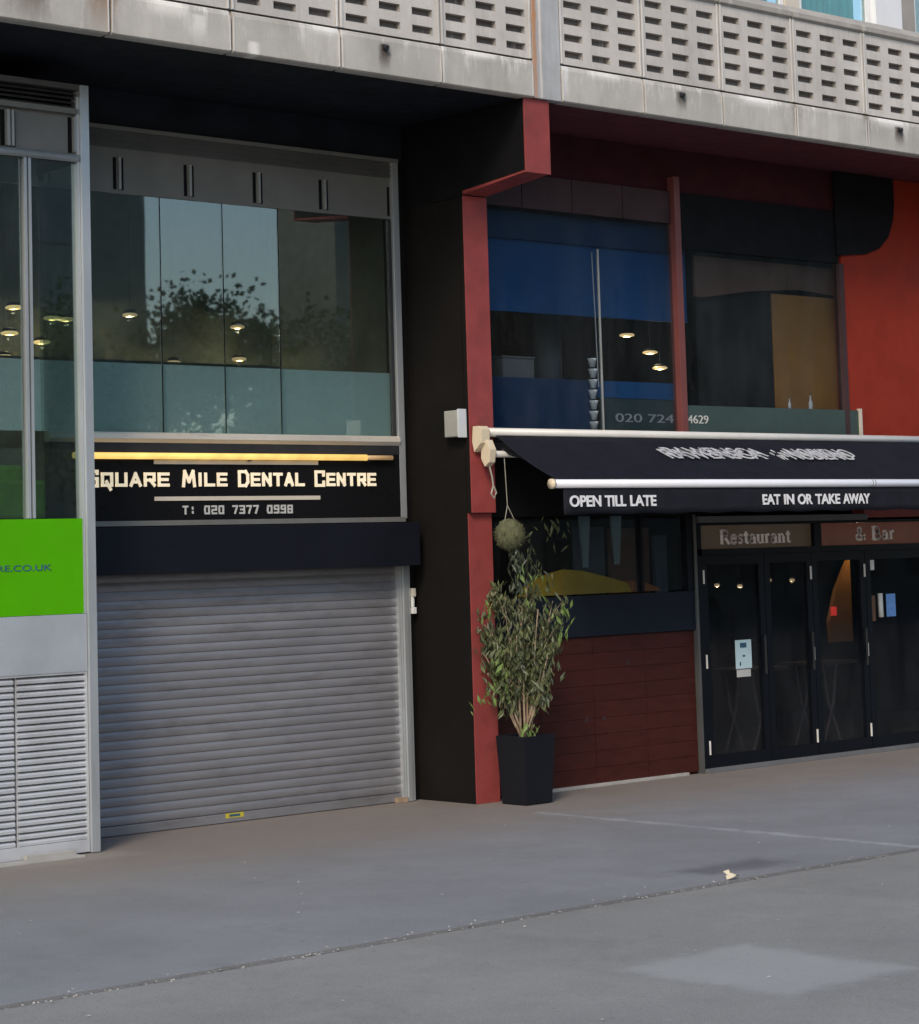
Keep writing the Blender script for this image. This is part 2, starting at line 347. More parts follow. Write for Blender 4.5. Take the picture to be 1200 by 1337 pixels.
# squared stroke alphabet for the dental sign (unit box, strokes as polylines)
AL = {'S': [[(1, .85), (1, 1), (0, 1), (0, .5), (1, .5), (1, 0), (0, 0), (0, .15)]], 'Q': [[(0, 0), (0, 1), (1, 1), (1, 0), (0, 0)], [(.45, .3), (.85, -.35)]],
      'U': [[(0, 1), (0, 0), (1, 0), (1, 1)]], 'A': [[(0, 0), (.5, 1), (1, 0)], [(.2, .28), (.8, .28)]], 'R': [[(0, 0), (0, 1), (1, 1), (1, .45), (0, .45)], [(.55, .45), (1, 0)]],
      'E': [[(1, 1), (0, 1), (0, 0), (1, 0)], [(0, .5), (.9, .5)]], 'M': [[(0, 0), (.12, 1), (.5, .3), (.88, 1), (1, 0)]], 'I': [[(.5, 0), (.5, 1)]], 'L': [[(0, 1), (0, 0), (1, 0)]],
      'D': [[(0, 0), (0, 1), (.75, 1), (1, .75), (1, .25), (.75, 0), (0, 0)]], 'N': [[(0, 0), (0, 1), (1, 0), (1, 1)]], 'T': [[(0, 1), (1, 1)], [(.5, 1), (.5, 0)]],
      'C': [[(1, .75), (1, 1), (0, 1), (0, 0), (1, 0), (1, .25)]], '0': [[(0, 0), (0, 1), (1, 1), (1, 0), (0, 0)]], '2': [[(0, 1), (1, 1), (1, .5), (0, .5), (0, 0), (1, 0)]],
      '7': [[(0, 1), (1, 1), (.45, 0)]], '3': [[(0, 1), (1, 1), (1, 0), (0, 0)], [(.2, .5), (1, .5)]], '9': [[(0, 0), (1, 0), (1, 1), (0, 1), (0, .5), (1, .5)]],
      '8': [[(0, 0), (0, 1), (1, 1), (1, 0), (0, 0)], [(0, .5), (1, .5)]], ':': [[(.5, .1), (.5, .25)], [(.5, .7), (.5, .85)]]}
def glyph(ch, wd, h, t, d):
    mb = MB()
    for pl in AL[ch]:
        P = [Vector((x*(wd-t)+t/2, 0, z*(h-t)+t/2)) for x, z in pl]
        for a, b in zip(P, P[1:]):
            u = (b-a).normalized(); a2 = a-u*t*.5; b2 = b+u*t*.5; n = Vector((-u.z, 0, u.x))*t*.5
            e = random.uniform(0, .0015)
            vs = [a2+n, b2+n, b2-n, a2-n]; mb.add([(v.x, -d-e, v.z) for v in vs]+[(v.x, 0, v.z) for v in vs], [(0, 1, 2, 3), (7, 6, 5, 4), (0, 4, 5, 1), (1, 5, 6, 2), (2, 6, 7, 3), (3, 7, 4, 0)])
    return mb

# ------------------------------------------------------------------ ground
def sheet(name, x0, x1, y0, y1, z, mat, step=None):
    mb = MB(); mb.open = True; mb.quad((x0, y0, z), (x1, y0, z), (x1, y1, z), (x0, y1, z)); return obj(name, mb, mat, kind='structure')
mb = MB(); mb.box(-150, 150, -5.115, 12, -.4, 0); obj('pavement', mb, 'pavement', kind='structure')
mb = MB()
xs = [-150]+[-14+.35*i for i in range(72)]+[150]; jy = [-5.195+random.uniform(-.012, .012) for _ in xs]
top = [(x, y, -.006) for x, y in zip(xs, jy)]; n = len(xs)
mb.add(top+[(x, -200, -.006) for x in xs]+[(x, y, -.4) for x, y in zip(xs, jy)], [(i, i+n, i+1+n, i+1) for i in range(n-1)]+[(i, i+1, i+1+2*n, i+2*n) for i in range(n-1)])
mb.open = True; obj('outer_paving', mb, 'paving', kind='structure')
obj('paving_joint', B(-150, 150, -5.30, -5.10, -.35, -.028), 'dirt', kind='structure')
# small litter caught along the joint
mb = MB()
for i in range(420):
    x = random.uniform(-9, 3); y = -5.145+random.gauss(0, .05) if i < 300 else random.uniform(-9, -.5); s_ = random.uniform(.004, .011)
    z = -.012 if abs(y+5.145) < .035 else .0005
    a = random.uniform(0, 3); c, s2 = math.cos(a)*s_*1.4, math.sin(a)*s_*1.4
    mb.add([(x-c, y-s2, z), (x+s2*.6, y-c*.6, z+.002), (x+c, y+s2, z), (x-s2*.6, y+c*.6, z+.004), (x, y, z+s_*.8)], [(0, 1, 4), (1, 2, 4), (2, 3, 4), (3, 0, 4), (3, 2, 1, 0)])
obj('litter', mb, 'litter', kind='stuff', label='small pale chips of litter along the paving joint', category='litter')
def leafobj(x, y, label, sc=1.):
    mb = MB(); a = [(-.05, 0, .0), (-.02, .035, .02), (.03, .03, .035), (.075, 0, .012), (.03, -.03, .03), (-.02, -.032, .012)]
    mb.add([(x+p[0]*sc, y+p[1]*sc, .003+p[2]*sc) for p in a]+[(x, y, .012*sc), (x-.02*sc, y+.06*sc, .05*sc), (x+.03*sc, y+.05*sc, .06*sc)], [(0, 1, 6), (1, 2, 6), (2, 3, 6), (3, 4, 6), (4, 5, 6), (5, 0, 6), (6, 8, 7)]); mb.open = True
    solo('dry_leaf', mb, 'dryleaf', label, 'leaf')
leafobj(-2.24, -5.09, 'curled cream dry leaf lying on the long paving joint')

# ------------------------------------------------------------------ building shell
bd = Thing('office_building', 'concrete framed office block over the shopfronts, black and maroon soffit, upper windows with teal curtains', 'building', (0, .8, 0))
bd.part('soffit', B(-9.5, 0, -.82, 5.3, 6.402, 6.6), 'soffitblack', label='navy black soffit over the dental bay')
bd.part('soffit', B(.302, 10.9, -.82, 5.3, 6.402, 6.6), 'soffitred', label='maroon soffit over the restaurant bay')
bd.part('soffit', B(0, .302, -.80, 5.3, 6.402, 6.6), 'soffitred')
bd.part('wall', B(-9.5, .0, .87, 1.0, 6.075, 6.40), 'soffitblack')
bd.part('wall', B(-.105, -.001, .86, 1.05, 0, 6.075), 'warmblack')
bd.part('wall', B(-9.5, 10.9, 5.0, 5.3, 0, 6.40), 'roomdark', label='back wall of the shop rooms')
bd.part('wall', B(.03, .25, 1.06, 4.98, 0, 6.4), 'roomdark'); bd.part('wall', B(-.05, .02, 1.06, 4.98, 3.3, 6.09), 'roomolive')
bd.part('wall', B(-9.6, -9.5, .0, 5.3, 0, 6.4), 'black'); bd.part('wall', B(10.9, 11, .2, 5.3, 0, 6.4), 'black')
bd.part('floor_slab', B(.26, 10.85, .40, 4.98, 3.18, 3.44), 'roomdark')
bd.part('floor_slab', B(-9.45, -.06, 1.0, 4.98, 2.72, 3.28), 'roomolive')
bd.part('floor_slab', B(-9.45, 10.85, .9, 4.98, .002, .03), 'room')
bd.part('ceiling', B(-9.45, -.06, 1.01, 4.98, 6.1, 6.3), 'roomolive')
# upper storey behind the balustrade
bd.part('upper_wall', B(-9.5, 10.9, .0, .3, 6.61, 7.86), 'coping')
bd.part('floor_deck', B(-9.5, 10.9, -.8, -.02, 6.61, 6.66), 'coping')
bd.part('upper_wall', B(-9.5, 10.9, -.55, .3, 9.9, 12), 'coping')
bd.part('sill_wall', B(-9.5, 10.9, -.60, -.02, 7.60, 7.80), 'coping')
xw = -9.4
def upwin(x0, x1, curtain):
    f = bd.part('window', B(x0, x0+.05, -.58, -.52, 7.805, 9.88).box(x1-.05, x1, -.58, -.52, 7.805, 9.88).box(x0+.05, x1-.05, -.58, -.52, 7.805, 7.86), 'whiteframe')
    pn = obj('pane', B(x0+.052, x1-.052, -.555, -.549, 7.862, 9.88), 'glass', f)
    mb = MB(); mb.open = True; n = 40; pts = [(x0+.06+(x1-x0-.12)*i/n, -.40+.03*math.sin(i*1.9)) for i in range(n+1)]
    mb.add([(x, y, 7.81) for x, y in pts]+[(x, y, 9.85) for x, y in pts], [(i, i+1, i+2+n, i+1+n) for i in range(n)])
    if curtain: obj('curtain', mb, curtain, f)
for x0, x1, c in ((-9.4, -7.4, 'tealcurtain'), (-7.3, -5.3, 'tealcurtain'), (-5.2, -3.2, 'tealcurtain'), (-3.1, -1.1, 'tealcurtain'), (-1.0, 1.0, 'tealcurtain'), (1.1, 3.0, 'tealcurtain'), (3.1, 4.02, 'tealcurtain'), (4.26, 5.44, 'tealcurtain'), (6.2, 8.2, 'white'), (8.3, 10.3, 'white')):
    upwin(x0, x1, c)
bd.part('window_post', B(4.03, 4.25, -.6, -.5, 7.805, 9.88), 'cream' if False else 'creambar')
bd.part('window_post', B(5.45, 5.90, -.66, -.5, 7.805, 9.88), 'whiteframe', label='wide white window post')
bd.part('window_post', B(5.91, 6.18, -.62, -.5, 7.805, 9.88), 'coping')

# ------------------------------------------------------------------ concrete balustrade
bal = Thing('concrete_balustrade', 'weathered pale concrete balcony front with rows of small slots, above both shopfronts', 'balcony', (0, -.9, 6.4))
YF = -.9
def slot_panel(wd, z0, z1, x3=(.10, .50, .90), cut=None):
    """panel with 3 columns x 5 rows of real recesses, local x 0..wd"""
    mb = MB(); xb = [0]
    for x in x3: xb += [x, x+.235]
    xb.append(wd)
    zb = [z0]
    for i in range(5): zb += [z0+.065+i*.157, z0+.065+i*.157+.068]
    zb.append(z1)
    mb.open = True
    for i in range(len(xb)-1):
        for j in range(len(zb)-1):
            xa, xc, za, zc = xb[i], xb[i+1], zb[j], zb[j+1]
            if i % 2 == 1 and j % 2 == 1:
                d = .055
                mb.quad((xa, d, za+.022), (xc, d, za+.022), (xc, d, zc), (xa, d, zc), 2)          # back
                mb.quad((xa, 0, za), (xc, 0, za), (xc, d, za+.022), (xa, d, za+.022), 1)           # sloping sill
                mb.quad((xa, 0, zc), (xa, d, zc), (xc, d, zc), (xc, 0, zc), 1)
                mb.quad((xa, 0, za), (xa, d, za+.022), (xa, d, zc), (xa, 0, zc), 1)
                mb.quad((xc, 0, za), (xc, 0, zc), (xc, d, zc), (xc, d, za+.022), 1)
            elif i % 2 == 1:
                # web between two slots: slightly hollow
                mb.quad((xa, 0, za), (xc, 0, za), (xc, 0, zc), (xa, 0, zc), 0)
            else: mb.quad((xa, 0, za), (xc, 0, za), (xc, 0, zc), (xa, 0, zc), 0)
    mb.quad((0, 0, z0), (0, .09, z0), (0, .09, z1), (0, 0, z1)); mb.quad((wd, 0, z0), (wd, 0, z1), (wd, .09, z1), (wd, .09, z0))
    mb.quad((0, .09, z0), (wd, .09, z0), (wd, .09, z1), (0, .09, z1)); mb.quad((0, 0, z1), (0, .09, z1), (wd, .09, z1), (wd, 0, z1))
    return mb
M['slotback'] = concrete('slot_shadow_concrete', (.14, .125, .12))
fronts = {}
def panel(x0, x1):
    wd = round(x1-x0, 3)
    if wd not in fronts:
        k = wd/1.11
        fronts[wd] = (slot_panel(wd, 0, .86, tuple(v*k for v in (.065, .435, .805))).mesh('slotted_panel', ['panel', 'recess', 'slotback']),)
        g = MB(); g.prismx([(0, .0), (-.022, .012), (-.022, .30), (-.012, .335), (.0, .345), (.1, .345), (.1, 0)], 0, wd); fronts[wd] += (g.mesh('fascia_panel', 'fascia', .004),)
        e = MB(); e.box(0, .014, -.026, -.0225, .015, .30); fronts[wd] += (e.mesh('fascia_edge', 'lime', .0015),)
        c = MB(); c.prismx([(-.0, .0), (-.035, .02), (-.035, .07), (.1, .17), (.28, .18), (.28, .0)], 0, wd); fronts[wd] += (c.mesh('coping_stone', 'coping', .004),)
        r = MB(); r.box(0, .022, -.012, .0, .0, .86); fronts[wd] += (r.mesh('edge_rib', 'lime', .003),)
    a, f, e, c, r = fronts[wd]
    j = random.uniform
    for q in (x0, x1-.014): bal.share('fascia_edge', e, (q, YF, 6.40))
    bal.share('slotted_panel', a, (x0, YF+j(0, .004), 6.762)); bal.share('fascia_panel', f, (x0, YF+j(-.001, .003), 6.40)); bal.share('coping_stone', c, (x0, YF+j(0, .004), 7.624))
    bal.share('edge_rib', r, (x0, YF-.002, 6.762)); bal.share('edge_rib', r, (x1-.022, YF-.002, 6.762))
G = .022
for a, b_ in [(-9.0, -7.89), (-7.87, -6.76), (-5.55, -4.445), (-4.42, -3.285), (-3.26, -2.155), (-2.13, -1.02), (-1.0, .085), (.455, 1.52), (1.542, 2.63), (2.655, 3.735), (3.757, 4.87), (4.892, 5.99), (6.38, 7.47), (7.49, 8.6), (8.62, 9.73), (9.75, 10.86)]: panel(a, b_)
for x in (-5.93, .096, 6.01): bal.part('pilaster', B(x, x+.345, -.915, -.80, 6.403, 7.80), 'pilaster', .006)
bal.part('pilaster', B(-6.74, -5.95, -.90, -.80, 6.403, 7.80), 'panel')
for x in (-1.66, 2.05, 5.42, -5.2, 7.9):
    bal.part('drain_stub', MB().tube([(x, -.92, 6.645), (x, -.955, 6.635)], .022, 8).box(x-.03, x+.03, -.935, -.924, 6.625, 6.665), 'darkmetal')

# ------------------------------------------------------------------ red pier and bracket beam
pr = Thing('red_pier', 'red painted concrete pier between shutter and restaurant, with black side and hooked top bracket', 'pillar', (.15, 0, 0))
pr.part('pier_core', B(0, .285, .064, 1.05, 0.0, 2.66), 'warmblack'); pr.part('pier_core', B(.002, .298, .010, 1.05, 2.662, 5.62), 'warmblack')
pr.part('lower_face', B(-.002, .290, .052, .062, 0, 2.66), 'red', .003)
pr.part('upper_face', B(.0, .300, .0, .009, 2.662, 5.622), 'red', .003)
pr.part('side_cladding', B(-.004, -.0005, .066, .855, 0.01, 5.6), 'warmblack')
mb = MB(); mb.prismx([(.0, 5.632), (-.868, 5.722), (-.868, 6.398), (.008, 6.398), (.008, 5.632)], .0, .298, 0); pr.part('bracket_beam', mb, 'red'); pr.part('pier_head', B(.0, .298, .0095, 1.0, 5.621, 6.398), 'black')
mb = MB(); mb.prismx([(.0, 5.665), (-.862, 5.74), (-.862, 6.396), (.855, 6.396), (.855, 5.61), (.0, 5.61)], -.006, -.001, 0); pr.part('side_cladding', mb, 'black')
pr.part('bracket_nose', B(-.004, .308, -.882, -.870, 5.716, 6.398), 'red', .004)
pr2 = Thing('red_pier', 'far right stretch of orange red wall above the awning', 'wall', (7.5, .3, 3.5))
pr2.part('wall_face', B(5.80, 10.88, .25, .38, 3.45, 6.398), 'redwall', .004)
pr2.part('wall_face', B(5.96, 10.88, .22, .38, 2.56, 3.449), 'red')
# second bracket further along (pier beyond the awning)
mb = MB(); mb.prismx([(-.0, 5.632), (-.868, 5.722), (-.868, 6.398), (.24, 6.398), (.24, 5.632)], 7.6, 7.9); pr2.part('bracket_beam', mb, 'red')

lb = Thing('junction_box', 'weathered grey box fixed to the black side of the red pier', 'box', (-.06, .15, 3.37))
lb.part('case', B(-.105, -.006, .05, .235, 3.37, 3.615), 'boxgrey', .008)
lb.part('front_cover', B(-.108, -.008, .028, .049, 3.36, 3.625), 'boxpale', .004)

# ------------------------------------------------------------------ left glazed bay
lf = Thing('glazed_bay', 'projecting silver framed shop bay with lime green panel and louvre, at the left edge', 'shopfront', (-6.5, .2, 0))
XL, XR, YL = -8.5, -4.14, .05
lf.part('corner_post', B(-4.126, -4.045, .02, .14, 0.005, 6.2), 'alu', .006)
lf.part('inner_post', B(-4.150, -4.128, .045, .14, 1.9, 6.1), 'alu', .003)
lf.part('top_frame', B(XL, -4.128, .03, .14, 6.155, 6.2), 'ventgrey')
for i in range(4): lf.part('vent_slat', MB().prismx([(.05, 0+6.0+i*.038), (.10, 6.03+i*.038), (.105, 6.03+i*.038), (.055, 6.0+i*.038)], XL, -4.145), 'ventgrey')
lf.part('vent_back', B(XL, -4.145, .12, .14, 6.0, 6.154), 'black')
lf.part('vent_frame', B(XL, -4.143, .03, .14, 5.955, 5.998), 'finpanel')
lf.part('fin_panel', B(XL, -4.143, .085, .13, 5.625, 5.954), 'finpanel')
for x in (-4.76, -5.42, -6.08, -6.74, -7.4, -8.06):
    lf.part('fin', B(x-.035, x-.008, .04, .084, 5.64, 5.93), 'alufin'); lf.part('fin', B(x+.008, x+.030, .04, .084, 5.64, 5.93), 'alufin')
    lf.part('shadow_gap', B(x-.075, x-.036, .078, .0845, 5.64, 5.93).box(x+.031, x+.06, .078, .0845, 5.64, 5.93), 'black')
lf.part('fin', B(-4.175, -4.155, .04, .084, 5.64, 5.93), 'alufin'); lf.part('shadow_gap', B(-4.21, -4.176, .078, .0845, 5.64, 5.93), 'black')
lf.part('transom_rail', MB().tube([(XL, .05, 5.592), (-4.143, .05, 5.592)], .034, 12), 'alu', smooth=True)
for x0, x1 in ((-4.56, -4.146), (-6.4, -4.66), (-8.45, -6.5)): lf.part('glass_pane', B(x0, x1, .088, .096, 2.665, 5.56), 'glass')
lf.part('mullion', B(-4.602, -4.578, .05, .13, 2.665, 5.56).box(-4.642, -4.618, .05, .13, 2.665, 5.56).box(-4.617, -4.603, .1, .125, 2.665, 5.56), 'alu')
lf.part('mullion', B(-6.49, -6.41, .05, .13, 2.665, 5.56), 'alu')
gp = lf.part('green_panel', B(XL, -4.146, .050, .10, 1.90, 2.66), 'green', .002)
text(lf, 'lettering', 'SQUAREMILEDENTALCENTRE.CO.UK', -6.30, -4.444, .0485, 2.252, .048, 'ink')
lf.part('metal_panel', B(XL, -4.130, .040, .10, 1.437, 1.897), 'metalpanel', .003)
lf.part('louvre_back', B(XL, -4.130, .14, .16, 0.06, 1.43), 'black')
sm = MB().prismx([(-.02, 0), (-.024, .012), (.055, .064), (.060, .055)], -.0, 0).v
def louvre_mesh(L):
    return MB().prismx([(-.014, -.002), (-.016, .020), (-.008, .030), (.020, .044), (.05, .050), (.05, .038), (.0, -.002)], 0, L).mesh('louvre_slat', 'louvre')
ma, mc = louvre_mesh(.634), louvre_mesh(1.80)
for i in range(25):
    z = .118+i*.0522
    lf.share('louvre_slat', ma, (-4.765, .065, z)); lf.share('louvre_slat', mc, (-6.60, .065, z)); lf.share('louvre_slat', mc, (-8.42, .065, z))
lf.part('louvre_frame', B(XL, -4.130, .045, .13, .012, .112), 'louvre', .004)
lf.part('louvre_frame', B(XL, -4.130, .045, .13, 1.422, 1.436), 'louvre')
lf.part('louvre_frame', B(-4.150, -4.130, .048, .13, .113, 1.421), 'louvre'); lf.part('louvre_divider', B(-4.776, -4.767, .064, .12, .113, 1.421), 'louvre')
lf.part('side_glass', B(-4.066, -4.058, .145, .80, 2.665, 5.56), 'glass')
lf.part('side_panel', B(-4.075, -4.050, .145, .80, .01, 2.66), 'metalpanel'); lf.part('side_panel', B(-4.075, -4.050, .145, .80, 5.565, 6.2), 'ventgrey')
lf.part('bay_roof', B(XL, -4.08, .145, .86, 6.16, 6.2), 'darkmetal')
obj_plinth = solo('plinth', B(-8.5, -4.3, -.16, .0, .0, .018).box(-4.75, -4.30, -.03, .02, .0, .05), 'concsill', 'low broken concrete strip under the pale louvre', 'plinth', bevel=.003)

# ------------------------------------------------------------------ dental window above the sign
dw = Thing('dental_window', 'tall grey green shop window above the gold lit sign', 'window', (-2, .85, 3.3))
dw.part('top_frame', B(-4.6, -.10, .80, .86, 6.035, 6.072), 'finpanel')
dw.part('vent_panel', B(-4.6, -.185, .83, .86, 5.885, 6.034), 'ventgrey')
for i in range(3): dw.part('vent_slat', B(-4.6, -.185, .815, .829, 5.90+i*.045, 5.915+i*.045), 'ventgrey')
dw.part('fin_panel', B(-4.6, -.185, .835, .87, 5.49, 5.884), 'finpanel')
for x in (-3.98, -3.245, -2.507, -1.752, -.995):
    dw.part('fin', B(x-.012, x+.012, .80, .834, 5.52, 5.80), 'alufin')
    dw.part('shadow_gap', B(x-.052, x-.022, .829, .8345, 5.52, 5.80).box(x+.022, x+.052, .829, .8345, 5.52, 5.80), 'black')
dw.part('shadow_gap', B(-.225, -.20, .829, .8345, 5.52, 5.80), 'black')
dw.part('right_frame', B(-.184, -.108, .80, .88, 2.64, 6.034), 'alu', .004)
dw.part('inner_trim', B(-.215, -.19, .83, .88, 3.42, 5.489), 'darkmetal')
for x0, x1, tw_ in ((-4.0, -2.815, .0), (-2.805, -2.145, .0012), (-2.135, -1.525, -.001), (-1.515, -.216, .0006)):
    xm = (x0+x1)/2; g_ = dw.share('glass_pane', B(x0-xm, x1-xm, -.004, .004, 0, 2.069).mesh('glass_pane', 'glass'), (xm, .856, 3.42)); g_.rotation_euler.z = tw_
for x in (-2.81, -2.14, -1.52): dw.part('glass_joint', B(x-.004, x+.004, .851, .861, 3.421, 5.488), 'black')
dw.part('bottom_rail', MB().prismx([(.80, 3.325), (.775, 3.36), (.78, 3.40), (.82, 3.415), (.86, 3.415), (.86, 3.325)], -4.0, -.185), 'bronze')
dw.part('under_rail', B(-4.0, -.185, .80, .86, 3.24, 3.322), 'darkmetal')
dw.part('frosted_screen', B(-4.6, -.19, .90, .91, 3.42, 4.02), 'teal')
dw.part('frosted_screen_rail', B(-4.6, -1.5, .90, .912, 4.022, 4.045), 'darkmetal')
dw.part('inner_wall', B(-4.6, -.06, 2.95, 3.05, 3.29, 6.09), 'roomolive')

# ------------------------------------------------------------------ dental sign
sg = Thing('dental_sign', 'black sign box with pale gold lettering and telephone number above the shutter', 'sign', (-2, .83, 2.64))
sg.part('sign_board', B(-4.0, -.19, .80, .86, 2.655, 3.24), 'signface')
sg.part('sign_edge', B(-4.0, -.14, .785, .86, 2.608, 2.652), 'finpanel')
# letters, small caps
x = -3.665; z0 = 2.945
words = [('SQUARE', -3.665, -2.745), ('MILE', -2.635, -2.13), ('DENTAL', -2.02, -1.185), ('CENTRE', -1.08, -.47)]
words = [('SQUARE', -3.655, -2.80), ('MILE', -2.665, -2.185), ('DENTAL', -2.065, -1.325), ('CENTRE', -1.205, -.485)]
# measured word extents on the plane (px 125..217, 228..286, 298..388, 400..485)
for wd, xa, xb in words:
    ws = [(.42 if c == 'I' else 1.15 if i == 0 else 1.)*(1.12 if c == 'M' else 1) for i, c in enumerate(wd)]
    gap = .22; tot = sum(ws)+gap*(len(ws)-1); u = (xb-xa)/tot; x = xa
    for i, c in enumerate(wd):
        h = .150 if i == 0 else .122
        sg.share('letter', glyph(c, ws[i]*u, h, .026, .010).mesh('letter', 'cream'), (x, .799, z0-(.006 if i == 0 else 0))); x += (ws[i]+gap)*u
sg.part('bar', B(-2.955, -1.165, .79, .799, 3.140, 3.178), 'creambar'); sg.part('bar', B(-2.955, -1.150, .79, .799, 2.822, 2.858), 'creambar')
tel = 'T: 020 7377 0998'; x = -2.665; u = 1.215/ (len(tel))
for c in tel:
    if c != ' ': sg.share('digit' if c.isdigit() else 'letter', glyph(c, u*.78, .078, .016, .006).mesh('digit', 'dimletter'), (x, .799, 2.700))
    x += u*(1. if c != ' ' else 1.0)
tb = Thing('light_tube', 'glowing gold light tube running along the top of the dental sign', 'lamp', (-2, .78, 3.19))
tb.part('tube', MB().tube([(-3.78, .76, 3.208), (-.62, .76, 3.208)], .029, 10), 'gold', smooth=True)
tb.part('tube_end', MB().tube([(-.62, .76, 3.208), (-.31, .76, 3.208)], .022, 10), 'golddim', smooth=True)
for x in (-3.7, -1.95, -.6): tb.part('clip', B(x-.012, x+.012, .752, .799, 3.17, 3.234), 'darkmetal')

# ------------------------------------------------------------------ roller shutter
sh = Thing('roller_shutter', 'closed grey metal roller shutter with black housing under the dental sign', 'shutter', (-2, .85, 0))
sh.part('housing', B(-4.0, -.128, .60, .86, 2.195, 2.596), 'housing', .006)
NS = 27; pitch = 2.12/NS
prof = [(-.002, .002), (-.006, .008), (-.0095, .022), (-.0105, .038), (-.009, .054), (-.004, pitch-.008), (-.002, pitch), (.012, pitch), (.012, .0)]
sm_ = MB().prismx(prof, -4.0, -.245).mesh('slat', 'shutter')
for i in range(NS):
    sh.share('slat', sm_, (0, .85+random.uniform(-.0015, .0015), .085+i*pitch))
sh.part('bottom_bar', B(-4.0, -.245, .828, .862, .006, .083), 'shutter', .004)
sh.part('guide_rail', MB().box(-.243, -.205, .80, .86, .005, 2.194).box(-.200, -.150, .775, .86, .005, 2.194).box(-.147, -.108, .79, .86, .005, 2.194), 'alu', .003)
lk = sh.part('lock', B(-.10, -.06, .76, .83, 1.90, 1.98), 'bronze', .008)
obj('latch', B(-.095, -.05, .77, .82, 1.74, 1.80).box(-.098, -.07, .775, .80, 1.80, 1.905), 'white', lk, .006)
sh.part('guide_shoe', B(-.33, -.21, .78, .83, .002, .045), 'stem')
pl = sh.part('warning_sticker', B(-2.255, -2.06, .8255, .8275, .042, .084), 'yellowplate')
obj('print', B(-2.215, -2.10, .8242, .8252, .052, .074), 'ink', pl)

# ------------------------------------------------------------------ restaurant upper windows
uw = Thing('restaurant_upper_window', 'wide dark restaurant window above the awning with deep blue panels and phone number', 'window', (3, .25, 3.45))
uw.part('blank_wall', B(.302, 5.80, .28, .42, 5.955, 6.40), 'deepmaroon')
mb = MB(); o_ = [(5.70, 6.397), (6.75, 6.397), (6.75, 6.10), (6.72, 5.92), (6.62, 5.72), (6.45, 5.58), (6.2, 5.50), (5.70, 5.45)]; q_ = len(o_)
mb.add([(x, .222, z) for x, z in o_]+[(x, .243, z) for x, z in o_], [tuple(range(q_)), tuple(range(q_, 2*q_))[::-1]]+[(i, (i+1) % q_, (i+1) % q_+q_, i+q_) for i in range(q_)])
uw.part('rounded_black_plate', mb, 'black')  # flat black plate with one rounded corner over the wall top
for x0, x1 in ((.302, .98), (.99, 1.66), (1.67, 2.37), (2.38, 3.075)): uw.part('head_panel', B(x0, x1, .245, .28, 5.615, 5.95), 'maroonpanel', .003)
uw.part('mullion', B(3.077, 3.165, .19, .30, 3.46, 6.10), 'redbrown', .004)
uw.part('glass_pane', B(.302, 2.0, .262, .270, 3.46, 5.61), 'glassdark'); uw.part('glass_pane', B(2.015, 3.076, .262, .270, 3.46, 5.61), 'glassdark'); uw.part('glass_pane', B(3.166, 5.72, .262, .270, 3.46, 5.36), 'glassdark')
uw.part('glazing_bead', B(2.001, 2.014, .250, .275, 3.46, 5.28), 'alufin')
uw.part('head_panel', B(3.166, 5.75, .245, .28, 5.365, 5.95), 'black')
uw.part('jamb', B(5.722, 5.798, .22, .30, 3.46, 5.364), 'maroonpanel')
uw.part('blue_bulkhead', B(.32, 3.45, .42, .46, 4.62, 5.60), 'blue'); uw.part('blue_bulkhead', B(.32, 3.40, .38, .415, 5.33, 5.60), 'bluelow')
uw.part('blue_counter_panel', B(.32, 2.0, .34, .38, 3.46, 3.97), 'bluelow'); uw.part('blue_counter_panel', B(2.02, 3.16, .34, .38, 3.80, 3.97), 'blue')
bdn = uw.part('green_band', B(2.02, 3.070, .30, .32, 3.46, 3.79), 'greenband'); uw.part('green_band', B(3.170, 5.95, .225, .244, 3.46, 3.74), 'greenband')
text(uw, 'lettering', '020 724', 2.22, 3.06, .296, 3.56, .085, 'dimletter'); text(uw, 'lettering', '7 4629', 3.10, 3.50, .221, 3.555, .085, 'dimletter') if False else text(uw, 'lettering', '4629', 3.19, 3.50, .221, 3.555, .085, 'dimletter')
uw.part('band_end', B(5.951, 5.985, .20, .245, 3.44, 3.76), 'bronze')
uw.part('ochre_board', B(4.80, 6.0, .42, .45, 3.46, 5.0), 'ochre'); mb = MB(); o_ = [(3.55, 5.33), (6.0, 5.33), (6.0, 5.02), (5.2, 5.06), (4.4, 5.0), (3.7, 4.90), (3.55, 4.90)]; q_ = len(o_)
mb.add([(x, .38, z) for x, z in o_]+[(x, .41, z) for x, z in o_], [tuple(range(q_)), tuple(range(q_, 2*q_))[::-1]]+[(i, (i+1) % q_, (i+1) % q_+q_, i+q_) for i in range(q_)]); uw.part('brown_soffit', mb, 'brown')
uw.part('dark_board', B(3.62, 4.79, .425, .45, 3.46, 5.0), 'roomdark'); uw.part('sill_board', B(3.17, 5.715, .30, .38, 3.72, 3.745), 'roomdark')
uw.part('pale_column', MB().tube([(2.15, 1.2, 3.45), (2.15, 1.2, 5.0)], .16, 12), 'finpanel', smooth=True)
def lathe(prof, x, y, z, n=14):
    mb = MB(); vs = []
    for r, h in prof:
        for k in range(n): a = 2*math.pi*k/n; vs.append((x+r*math.cos(a), y+r*math.sin(a), z+h))
    fs = [(i*n+k, i*n+(k+1) % n, (i+1)*n+(k+1) % n, (i+1)*n+k) for i in range(len(prof)-1) for k in range(n)]+[tuple(range(n))[::-1], tuple(range((len(prof)-1)*n, len(prof)*n))]
    return mb.add(vs, fs)
bot = [(.028, 0), (.030, .02), (.030, .10), (.012, .14), (.011, .19), (.014, .20)]
